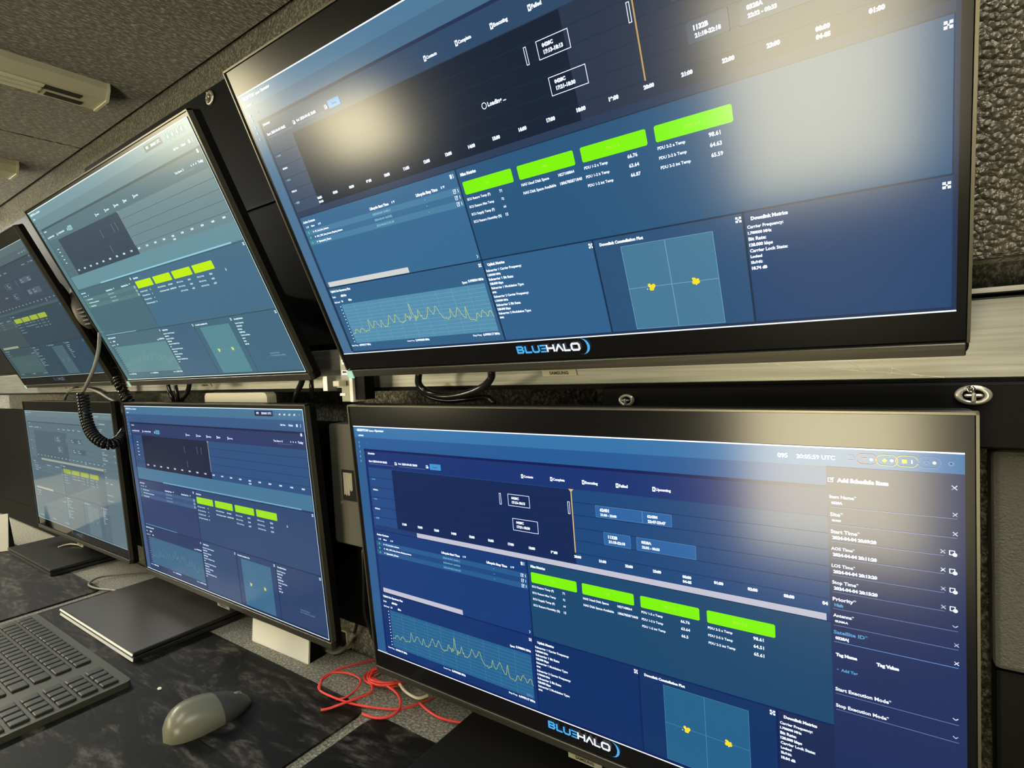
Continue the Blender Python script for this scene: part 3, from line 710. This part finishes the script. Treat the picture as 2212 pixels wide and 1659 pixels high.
# lower right plate with two latches
r = thing('wall_plate', 'black metal plate above the lower right monitor with two bright latches', 'wall plate', (0, 0.5, H0-0.05))
PZ = at(2180,972,y=0.5).z
def rel(p): return Vector((p.x, p.y-0.5, p.z-(H0-0.05)))
bm = bmesh.new(); add_box(bm, -0.245, 0.5, 0.0, 0.02, PZ-(H0-0.05), at(2180,826,y=.5).z-(H0-0.05)+0.0, 0, 0.0015, 1); mesh_obj('plate', bm, M['blackmetal'], r)
q = rel(at(2102,853,y=0.5)); latch(r, q.x, -0.001, q.z, 0.0104, True, 0.66)
q = rel(at(1355,864,y=0.5)); latch(r, q.x, -0.001, q.z, 0.0080, False, 0.75)
# lower left plate
r = thing('wall_plate', 'black metal plate behind the lower monitors, beside the grey box', 'wall plate', (-1.2, 0.54, H0-0.2))
bm = bmesh.new(); add_box(bm, -1.6, 0.55, 0, 0.02, -0.20, 0.115, 0, 0.002, 1); mesh_obj('plate', bm, M['blackmetal'], r)
box('lower_plate', -1.6, -0.62, 0.002, 0.018, 0.755-(H0-0.2), -0.2005, M['blackmetal'], r)
# aluminium rail
r = thing('equipment_rail', 'scratched brushed aluminium rail running along the wall between the monitor rows', 'rail', (0, 0.51, H0))
bm = bmesh.new(); add_box(bm, -2.6, 0.62, 0.0, 0.024, -0.0304, 0.0267, 0, 0.0015, 1); mesh_obj('rail_bar', bm, M['alu'], r)
bm = bmesh.new()
sm_ = M['inkw']
for a, b in (((1560,778),(2040,815)),((1895,788),(1990,812)),((1928,785),(1925,812)),((1830,780),(1870,800))):
    pa, pb = at(*a,y=0.5098), at(*b,y=0.5098); pa -= Vector((0,0.51,H0)); pb -= Vector((0,0.51,H0))
    add_tube(bm, [pa, pb], 0.00022, 4)
mesh_obj('scratch', bm, M['white'], r)
bm = bmesh.new(); add_box(bm, -2.6, 0.62, -0.003, 0.024, -0.0340, -0.0306, 0); mesh_obj('rail_lip', bm, M['blackmetal'], r)
# right hand panels
py = 0.5
z1 = at(2180,555,y=py).z
xl_ = at(2112,300,y=py).x
o = tag(box('cover_panel', xl_-0.1, 0.62, py, py+0.05, z1, ZC-0.002, M['pebble'], None, 0.004), 'pebbled metal coated panel right of the upper right monitor', 'wall panel')
za, zb = at(2180,566,y=0.53).z, at(2180,618,y=0.53).z
tag(box('carpet_strip', xl_-0.1, 0.62, 0.53, 0.54, zb, za+0.01, M['wallc']), 'narrow strip of dark grey carpet under the pebbled panel', 'carpet')
tag(box('metal_lip', xl_-0.1, 0.62, 0.505, 0.545, at(2180,628,y=.505).z, at(2180,617,y=.505).z, M['alu']), 'thin bare metal edge above the aluminium rail at right', 'trim')
zt = at(2180,974,y=0.52).z; zbm = at(2180,1452,y=0.52).z
tag(box('cover_panel', at(2143,1100,y=0.52).x, 0.62, 0.52, 0.55, zbm, zt, M['greypanel'], None, 0.004), 'grey textured panel right of the lower right monitor', 'wall panel')
tag(box('cover_panel', at(2150,1500,y=0.525).x, 0.62, 0.525, 0.55, 0.76, zbm-0.002, M['blackmetal'], None, 0.003), 'dark panel at the lower right corner below the grey panel', 'wall panel')

# ------------------------------------------------------------------ desk
r = thing('desk', 'long desk with grey flecked carpet top along the wall', 'desk', (-0.9, 0.2, 0))
box('desktop', -2.39, 1.9, -0.18, 0.373, 0.715, 0.75, M['deskc'], r, 0.004)
for x in (-2.3, -0.9, 0.5, 1.85): box('desk_leg', x-0.03, x+0.03, -0.12, 0.33, 0.0, 0.715, M['blackmetal'], r)
def mat_pad(x0, x1, y0, y1, label):
    bm = bmesh.new(); cx, cy = (x0+x1)/2, (y0+y1)/2
    add_prism(bm, rounded(x0-cx, x1-cx, y0-cy, y1-cy, 0.022, 6), lambda p, d: Vector((p[0], p[1], d)), 0, 0.0032)
    o = mesh_obj('desk_mat', bm, M['mat']); o.location = (cx, cy, 0.7502)
    return tag(o, label, 'desk mat', 'black desk mats laid side by side')
mat_pad(-1.442, -0.606, 0.0, 0.477, 'worn black desk mat under the mouse and the closed grey laptop')
mat_pad(-0.586, 0.25, 0.0, 0.474, 'worn black desk mat at the bottom edge, right of the mat with the mouse')
mat_pad(-2.32, -1.468, 0.0, 0.455, 'worn black desk mat at the left under the far white card')

ZD = 0.7536
# laptops
def laptop(x0, x1, y0, y1, z, label, edge, lid=None):
    cx, cy = (x0+x1)/2, (y0+y1)/2
    r = thing('laptop', label, 'laptop', (cx, cy, z), group='closed laptops under the lower monitors')
    hw, hd = (x1-x0)/2, (y1-y0)/2
    def slab(name, za, zb, m, par):
        o = box(name, -hw, hw, -hd, hd, za, zb, M['black2'] if edge else m, par, 0.0008, 1)
        if edge:
            bm = bmesh.new(); add_prism(bm, [(-hd-0.0016,za+0.0014),(-hd+0.0004,zb-0.0008),(-hd+0.0004,za+0.0012)], lambda p, k: Vector((k, p[0], p[1])), -hw+0.001, hw-0.001); mesh_obj('edge_trim', bm, edge, o)  # pale sliver standing in for the highlight, front side only
        return o
    slab('base', 0.0, 0.0075, edge if edge else M['black2'], r)
    box('seam', -hw+0.004, hw-0.004, -hd+0.004, hd-0.004, 0.0070, 0.0100, M['gap'], r)
    slab('lid', 0.0095, 0.0150, edge if edge else M['black2'], r)
    bm = bmesh.new(); add_prism(bm, rounded(-hw+0.0022,hw-0.0022,-hd+0.0022,hd-0.0022,0.003,4), lambda p, d: Vector((p[0], p[1], d)), 0.0150, 0.0156)
    mesh_obj('lid_cover', bm, lid or M['laptop'], r)
    return r
laptop(-1.386, -1.040, 0.3555, 0.545, ZD, 'closed dark grey laptop with two front edges painted with a pale highlight on the desk mat', M['laptop_edge'])
laptop(-2.03, -1.68, 0.418, 0.60-0.03, ZD, 'closed black laptop under the lower left monitor', None, M['black2'])
laptop(-0.462, -0.10, 0.36, 0.55, ZD, 'closed black laptop under the lower right monitor', None, M['black'])

# keyboard
kx0, kx1, ky0, ky1 = -1.415, -0.965, 0.155, 0.326
kb = thing('keyboard', 'slim dark olive keyboard with number pad at the lower left', 'keyboard', ((kx0+kx1)/2, (ky0+ky1)/2, ZD))
khw, khd = (kx1-kx0)/2, (ky1-ky0)/2
bm = bmesh.new(); add_prism(bm, rounded(-khw,khw,-khd,khd,0.008,5), lambda p, d: Vector((p[0], p[1], d)), 0, 0.009); mesh_obj('case', bm, M['kbody'], kb)
bm = bmesh.new(); add_tube(bm, [Vector((khw-0.003,-khd+0.003,0.004)),Vector((khw-0.003,-khd+0.003,0.0105))],0.003,10); mesh_obj('corner_stud', bm, M['silver'], kb)
pitch = 0.0188; rows_ = 6; kmesh = {}
def key(x, y, w_, h_=0.0155):
    kk_ = (round(w_,4), round(h_,4))
    if kk_ not in kmesh:
        bm = bmesh.new(); add_box(bm, -w_/2, w_/2, -h_/2, h_/2, 0, 0.004, 0, 0.0015, 2)
        me = bpy.data.meshes.new('key'); bm.to_mesh(me); bm.free(); me.materials.append(M['key']); kmesh[kk_] = me
    o = bpy.data.objects.new('key', kmesh[kk_]); COL.objects.link(o); o.parent = kb; o.location = (x, y, 0.0085)
nk = 0
right = khw-0.010; top_ = khd-0.012
for rw in range(rows_):
    y = top_-0.0115-rw*0.0262
    for c in range(4):                                                      # number pad
        if rw == 5 and c == 1: continue
        if rw == 5 and c == 0: key(right-pitch*3-pitch*0.0, y, pitch*2-0.003, 0.021); nk += 1; continue
        key(right-pitch*0.5-pitch*(3-c), y, pitch-0.003, 0.021); nk += 1
    xx = right-pitch*4-0.034
    if rw == 5:
        lay = [1]*3+[1.25,1.25,5,1.25,1.25,1,1.25]
        for w_ in lay:
            key(xx-w_*pitch/2, y, w_*pitch-0.003, 0.021); xx -= w_*pitch; nk += 1
            if xx < -khw+0.02: break
    else:
        n_ = 0
        while xx-pitch > -khw+0.008:
            w_ = (1.5 if (n_ == 0 and rw in (1,2,3,4)) else 1)
            key(xx-w_*pitch/2, y, w_*pitch-0.003, 0.021); xx -= w_*pitch; nk += 1; n_ += 1

# mouse: long axis roughly along y
mo = thing('mouse', 'grey wireless mouse with darker front buttons on the black mat', 'mouse', (-0.775, 0.347, ZD), (0,0,math.radians(-4)))
def mouse_surface(front):
    bm = bmesh.new(); n, m_ = 26, 30; L2, Wd, Hh = 0.056, 0.0315, 0.034; rings = []
    for i in range(n+1):
        t = -1+2*i/n                                     # -1 tail (towards viewer) .. 1 front
        wx = Wd*(1-abs(t)**2.4)**0.48*(1.0-0.06*t); hz = Hh*(1-abs(t)**3.0)**0.5*(1-0.34*t-0.22*max(0,t))
        rings.append([Vector((wx*math.cos(a), L2*t, max(0, hz*(0.24+0.76*math.sin(a))))) for a in [-0.32+(PI+0.64)*k/m_ for k in range(m_+1)]])
    vs = [[bm.verts.new(p) for p in ring] for ring in rings]
    for i in range(n):
        tm = -1+2*(i+0.5)/n
        for k in range(m_):
            f = bm.faces.new((vs[i][k], vs[i+1][k], vs[i+1][k+1], vs[i][k+1]))
            a = (k+0.5)/m_
            is_front = tm > 0.12
            f.material_index = 0
            if is_front != front: f.hide_set(True); 
    dead = [f for f in bm.faces if f.hide]
    bmesh.ops.delete(bm, geom=dead, context='FACES')
    bmesh.ops.remove_doubles(bm, verts=bm.verts[:], dist=1e-6)
    bmesh.ops.recalc_face_normals(bm, faces=bm.faces[:])
    return bm
mesh_obj('palm_shell', mouse_surface(False), M['mouse'], mo, True)
mesh_obj('button_shell', mouse_surface(True), M['mouse2'], mo, True)
bm = bmesh.new(); P = [Vector((0, 0.036+0.007*math.cos(2*PI*i/20), 0.0105+0.007*math.sin(2*PI*i/20))) for i in range(20)]
add_tube(bm, P, 0.0028, 8, True); mesh_obj('scroll_wheel', bm, M['silver'], mo, True)

# white folded cards (triangular tents)
def tent(x0, x1, y0, d, h, label, rz=0.0, lean=0.010):
    cx = (x0+x1)/2; r = thing('card_holder', label, 'card stand', (cx, y0, 0.7503), (0,0,rz), 'white wedge shaped card stands'); hw = (x1-x0)/2
    bm = bmesh.new(); add_prism(bm, [(0,0),(-lean,h),(-lean+0.003,h),(0.003,0)], lambda p, k: Vector((k, p[0], p[1])), -hw, hw); mesh_obj('front_face', bm, M['white'], r)
    bm = bmesh.new(); add_prism(bm, [(0.0031,0),(-lean+0.0031,h),(0.018,h),(d,0)], lambda p, k: Vector((k, p[0], p[1])), -hw+0.0005, hw-0.0005); mesh_obj('wedge_body', bm, M['blackmetal'], r)
    return r
tent(-0.940, -0.783, 0.5035, 0.035, 0.039, 'white wedge shaped card stand in front of the lower middle monitor', math.radians(1.5), -0.004)
tent(-2.217, -2.017, 0.343, 0.04, 0.104, 'large white card stand at the left photo edge, turned toward the camera', math.radians(56), -0.016)

# ------------------------------------------------------------------ cables and small things
def cable(name, pts, rad, m, label, cat='cable', n=8, group=None):
    bm = bmesh.new(); add_tube(bm, smooth_path(pts, n), rad, 8); o = mesh_obj(name, bm, m, None, True); return tag(o, label, cat, group)
DZ = 0.7525
def dk(px, py, h=0.0): return at(px, py, z=DZ+h)
red = [(812,1424),(770,1436),(722,1450),(692,1480),(690,1500),(705,1520),(727,1509)]
cable('red_cable', [dk(812,1424,.004),dk(770,1434,.006),dk(722,1450,.006),dk(692,1475,.004),dk(692,1492,.004),(dk(727,1509,.005)),dk(765,1521,.004),dk(820,1530,.004),dk(860,1532,.003),dk(905,1520,.003),dk(937,1508,.004)], 0.0016, M['red'], 'red network cable in a wide loop crossing the carpet by the mat corner', group='loose red network cables')
cable('red_cable', [dk(690,1490,.005),dk(697,1465,.006),dk(720,1453,.006),dk(755,1455,.007),dk(778,1468,.006),dk(772,1486,.004),dk(750,1505,.003),dk(725,1512,.002)], 0.0014, M['red'], 'red network cable forming the leftmost round loop', group='loose red network cables')
cable('red_cable', [dk(693,1534,.004),dk(712,1530,.004),dk(745,1518,.007),dk(780,1505,.006),dk(803,1494,.006),dk(802,1475,.008),dk(797,1452,.008)], 0.0018, M['red'], 'red cable with a blunt end lying over the desk mat edge', group='loose red network cables')
P = []
for i in range(5*22+1):
    a = 2*PI*i/22; k = i/110
    cx_, cy_ = -0.640+0.018*k, 0.535-0.004*k; rx, ry = 0.030+0.007*math.sin(a*0.37), 0.018+0.006*math.cos(a*0.23)
    P.append(Vector((cx_+rx*math.cos(a)*0.9+0.012*math.sin(a), cy_+ry*math.sin(a)-0.006*math.cos(a), DZ+0.003+0.012*k+0.002*math.sin(a*1.3))))
bm = bmesh.new(); add_tube(bm, P, 0.0017, 8); tag(mesh_obj('red_cable', bm, M['red'], None, True), 'tight coil of red network cable beside the lower right monitor', 'cable', 'loose red network cables')
cable('red_cable', [dk(800,1462,.012),dk(830,1478,.012),dk(855,1495,.010),dk(865,1515,.008),dk(860,1535,.005),dk(840,1548,.004),dk(812,1551,.004),dk(783,1542,.004)], 0.0017, M['red'], 'red network cable loop curling nearest the camera', group='loose red network cables')
cable('red_cable', [dk(906,1518,.004),dk(925,1535,.004),dk(950,1550,.004),dk(985,1559,.004),dk(1010,1560,.004),dk(1033,1556,.004)], 0.0018, M['red'], 'red network cable running right toward the black laptop', group='loose red network cables')
cable('white_cable', [dk(861,1474,.012),dk(874,1492,.010),dk(890,1503,.008),(dk(905,1508,.007)),dk(925,1502,.008)], 0.0021, M['wcable'], 'short piece of cream cable beside the red coil')
cable('white_cable', [dk(126,1182,.02),dk(140,1177,.022),dk(155,1175,.022),dk(170,1177,.02),dk(179,1181,.018)], 0.0018, M['wcable'], 'thin pale cable arching behind the closed black laptop at left')
cable('grey_cable', [at(707,1404,z=.757),at(722,1410,z=.757),at(738,1404,z=.760),at(752,1392,z=.766),at(762,1372,y=.535)], 0.0033, M['gcable'], 'grey cable bending under the corner of the lower middle monitor')
cable('black_cable', [at(325,1234,z=.757),at(262,1240,z=.757),at(215,1247,z=.757),at(192,1261,z=.758),at(205,1270,z=.758),at(245,1275,z=.758),at(280,1280,z=.758),at(312,1284,z=.758)], 0.0024, M['gcable'], 'dark cable looping out between the two left desk mats')
# hanging black cables behind monitors
def up(px, py, y): return at(px, py, y=y)
cable('black_cable', [up(905,805,.47),up(905,830,.475),up(925,848,.48),up(960,856,.482),up(1000,852,.48),up(1040,838,.475),up(1060,818,.47),up(1062,800,.465)], 0.0042, M['bcable'], 'thick black cable sagging in a loop under the upper right monitor', group='black cables hanging between the monitor rows')
cable('black_cable', [up(905,838,.485),up(925,855,.487),up(965,865,.488),up(1010,862,.488),up(1050,858,.49),up(1068,872,.49)], 0.0036, M['bcable'], 'second black cable under the sagging loop, just above the lower right monitor', group='black cables hanging between the monitor rows')
cable('black_cable', [up(362,832,.478),up(368,850,.48),up(376,866,.485),up(380,880,.49)], 0.0042, M['bcable'], 'black cable left of three below the upper middle monitor', group='black cables hanging between the monitor rows')
cable('black_cable', [up(378,832,.474),up(382,850,.476),up(384,868,.48),up(384,882,.49)], 0.0040, M['bcable'], 'black cable middle of three below the upper middle monitor', group='black cables hanging between the monitor rows')
cable('black_cable', [up(410,826,.478),up(405,846,.48),up(393,864,.485),up(386,880,.49)], 0.0042, M['bcable'], 'black cable right of three below the upper middle monitor', group='black cables hanging between the monitor rows')
cable('black_cable', [up(656,812,.475),up(650,830,.478),up(641,850,.482),up(637,874,.49)], 0.0042, M['bcable'], 'black cable dropping from the right end of the upper middle monitor', group='black cables hanging between the monitor rows')
cable('black_cable', [up(672,820,.495),up(673,835,.495),up(674,850,.498),up(675,860,.5)], 0.0035, M['bcable'], 'black cable hanging in front of the rail beside the small metal bracket', group='black cables hanging between the monitor rows')
cable('black_cable', [up(138,868,.515),up(144,852,.512),up(155,842,.51),up(172,840,.50),up(192,840,.50),up(215,848,.50),up(238,862,.505),up(258,872,.51)], 0.0036, M['gcable'], 'grey cable arching behind the coiled cord above the lower left monitor', group='black cables hanging between the monitor rows')
cable('black_cable', [up(783,1180,.53),up(786,1260,.53),up(788,1320,.53),up(800,1360,.535),up(815,1400,.54)], 0.0028, M['bcable'], 'thin black cable hanging beside the left edge of the lower right monitor')
cable('black_cable', [up(800,1170,.525),up(802,1250,.525),up(806,1320,.525),up(808,1372,.53)], 0.0028, M['bcable'], 'thin black cable closest to the lower right monitor edge')
cable('black_cable', [up(772,1330,.545),up(768,1360,.548),up(755,1385,.55)], 0.0026, M['bcable'], 'short black cable behind the grey cable by the metal bracket')

# handset with coiled cord
hs = thing('handset', 'grey handset behind the upper middle monitor with black cable and coiled cord', 'telephone', tuple(up(178,665,.44)))
hl_ = Vector(hs.location)
bm = bmesh.new(); P = smooth_path([up(163,622,.46)-hl_, up(170,655,.44)-hl_, up(183,685,.44)-hl_, up(196,702,.455)-hl_], 6)
add_tube(bm, P, lambda t: 0.010+0.005*math.sin(PI*t), 12); mesh_obj('handset_body', bm, M['box'], hs, True)
bm = bmesh.new()
for k in range(5): 
    c_ = up(176+k*4.5, 668+k*8, .424)-hl_; add_box(bm, c_.x-0.016, c_.x+0.016, c_.y-0.004, c_.y+0.006, c_.z-0.0018, c_.z+0.0018, 0, 0.0008, 1)
mesh_obj('speaker_grille', bm, M['ink'], hs)
bm = bmesh.new(); add_tube(bm, smooth_path([up(*p[:2], p[2])-hl_ for p in ((214,705,.45),(215,728,.42),(212,760,.41),(203,795,.405),(190,825,.405),(178,848,.41))], 8), 0.0031, 8); mesh_obj('straight_cord', bm, M['gcable'], hs, True)
def coil(path, turns, R_, r_, name):
    C = smooth_path(path, 12); n = turns*16; out = []
    Ls = [0]
    for a, b in zip(C, C[1:]): Ls.append(Ls[-1]+(b-a).length)
    prev = None; j = 0
    for i in range(n+1):
        s = Ls[-1]*i/n
        while j < len(Ls)-2 and Ls[j+1] < s: j += 1
        f = (s-Ls[j])/max(1e-9, Ls[j+1]-Ls[j]); p = C[j].lerp(C[j+1], f); t = (C[j+1]-C[j]).normalized()
        if prev is None: u = t.cross(Vector((0,1,0))).normalized()
        else: u = (prev-t*prev.dot(t)).normalized()
        prev = u; v = t.cross(u); a = 2*PI*turns*i/n
        out.append(p+(u*math.cos(a)+v*math.sin(a))*R_)
    bm = bmesh.new(); add_tube(bm, out, r_, 7); return mesh_obj(name, bm, M['bcable'], hs, True)
coil([up(x,y,d)-hl_ for x,y,d in ((178,850,.41),(182,880,.41),(188,910,.41),(198,935,.412),(215,952,.418),(236,960,.43),(256,952,.45),(270,935,.478),(280,915,.51))], 44, 0.0088, 0.0026, 'coiled_cord')
coil([up(x,y,d)-hl_ for x,y,d in ((255,818,.485),(262,836,.485),(270,853,.49),(279,872,.495),(283,895,.51))], 15, 0.0088, 0.0026, 'coiled_cord')

# usb hub
hp = up(745, 800, .492)
hb = thing('usb_hub', 'silver upright USB hub between the two upper monitors with a white plug in it', 'USB hub', tuple(hp))
a, b, c_ = up(735,800,.480), up(754,800,.480), up(766,800,.492)
zt_, zb_ = up(745,690,.48).z, up(750,868,.48).z
box('hub_body', a.x-hp.x, b.x-hp.x+0.001, 0.480-hp.y, 0.4985-hp.y, zb_-hp.z, zt_-hp.z, M['hub'], hb, 0.001)
box('side_strip', b.x-hp.x+0.001, b.x-hp.x+0.0075, 0.478-hp.y, 0.4985-hp.y, zb_-hp.z, zt_-hp.z, M['white'], hb, 0.0008)
box('bracket', b.x-hp.x+0.0076, b.x-hp.x+0.027, 0.482-hp.y, 0.4985-hp.y, zb_-hp.z+0.003, zt_-hp.z, M['blackmetal'], hb)
for py_ in (782, 805, 828):
    q = up(745, py_, .480)-hp
    o = box('usb_port', q.x-0.0058, q.x+0.0058, q.y-0.0006, q.y+0.002, q.z-0.0028, q.z+0.0028, M['chrome'], hb)
    box('port_slot', q.x-0.0042, q.x+0.0050, q.y-0.0009, q.y-0.0002, q.z-0.0006, q.z+0.0022, M['ink'], o)
q = up(741, 852, .480)-hp; box('hub_label', q.x-0.0055, q.x+0.0055, q.y-0.0006, q.y+0.0005, q.z-0.0018, q.z+0.0018, M['white'], hb)
q = up(731, 828, .470)
pl = thing('usb_plug', 'small white USB plug sticking out of the silver hub', 'plug', tuple(q)); box('plug_body', -0.007, 0.0062, -0.004, 0.0088, -0.0042, 0.0034, M['cream'], pl, 0.0012)
# small metal bracket by the middle monitor
q = up(706, 830, .485); br = thing('metal_bracket', 'bright metal bracket on the rail left of the USB hub', 'bracket', tuple(q))
box('bracket_plate', -0.0052, 0.0052, -0.003, 0.013, up(706,845,.485).z-q.z, up(706,812,.485).z-q.z, M['silver'], br, 0.0008)
# cream box on the rail
qa, qb = up(447,859,.49), up(582,862,.49)
cb_ = thing('cream_box', 'cream plastic box with rounded ends behind the middle monitors', 'box', tuple((qa+qb)/2))
bm = bmesh.new(); hw = (qb.x-qa.x)/2; add_prism(bm, rounded(-hw,hw,-0.028,0.0095,0.009,5), lambda p, d: Vector((p[0], d, p[1])), -0.004, 0.012); mesh_obj('case', bm, M['cream'], cb_)
# grey box behind lower right monitor with rating label
q = Vector((-0.66, 0.512, up(713,915,.512).z))
gb = thing('grey_box', 'grey equipment box with a rating label behind the left side of the lower right monitor', 'box', tuple(q))
x0 = up(713,960,.512).x-q.x; zb_ = up(740,1172,.512).z-q.z
bm = bmesh.new(); add_prism(bm, rounded(x0, 0.11, zb_, 0.0, 0.006, 5), lambda p, d: Vector((p[0], d, p[1])), 0, 0.0265); mesh_obj('case', bm, M['box'], gb)
la, lb = up(737,1014,.511)-q, up(742,1080,.511)-q
box('rating_label', la.x, la.x+0.05, -0.0008, 0.0, lb.z, la.z, M['ink'], gb)
bm = bmesh.new()
for i in range(9):
    x_ = la.x+0.004+i*0.0022; h_ = (la.z-lb.z); e = (0.78 if i < 6 else 0.62)*h_*random.uniform(0.9,1.0)
    add_box(bm, x_, x_+0.0012, -0.0012, -0.0008, la.z-0.004-e, la.z-0.004)
mesh_obj('label_print', bm, M['inkw'], gb)
bm = bmesh.new(); s_ = up(739,1370-285,.511)-q; add_tube(bm, [s_+Vector((0,-0.001,0)), s_+Vector((0,0.001,0))], 0.0022, 10); mesh_obj('screw', bm, M['silver'], gb)
# L shaped metal stand corner by the middle monitor
q = at(751,1402,z=.7505)
st_ = thing('metal_stand', 'small black stand with bright metal edges right of the lower middle monitor', 'stand', tuple(q))
zt_ = at(750,1366,y=q.y).z-q.z
w_ = q.x-at(727,1376,y=q.y).x
box('stand_block', -w_, -0.0012, 0.0, 0.02, 0, zt_-0.001, M['black2'], st_)
bm = bmesh.new(); add_box(bm, -0.0012, 0.0012, -0.001, 0.02, 0, zt_); add_box(bm, -w_, 0.0012, -0.001, 0.02, zt_-0.001, zt_+0.0012); mesh_obj('metal_edge', bm, M['cream'], st_)
# crumb
q = at(345,1487,z=0.7545); bm = bmesh.new(); bmesh.ops.create_icosphere(bm, subdivisions=2, radius=0.0042)
for v in bm.verts: v.co = Vector((v.co.x*random.uniform(0.8,1.2), v.co.y*0.7*random.uniform(0.8,1.2), v.co.z*0.35))
o = mesh_obj('paper_scrap', bm, M['white']); o.location = q; tag(o, 'tiny white scrap on the black desk mat above the mouse', 'scrap')
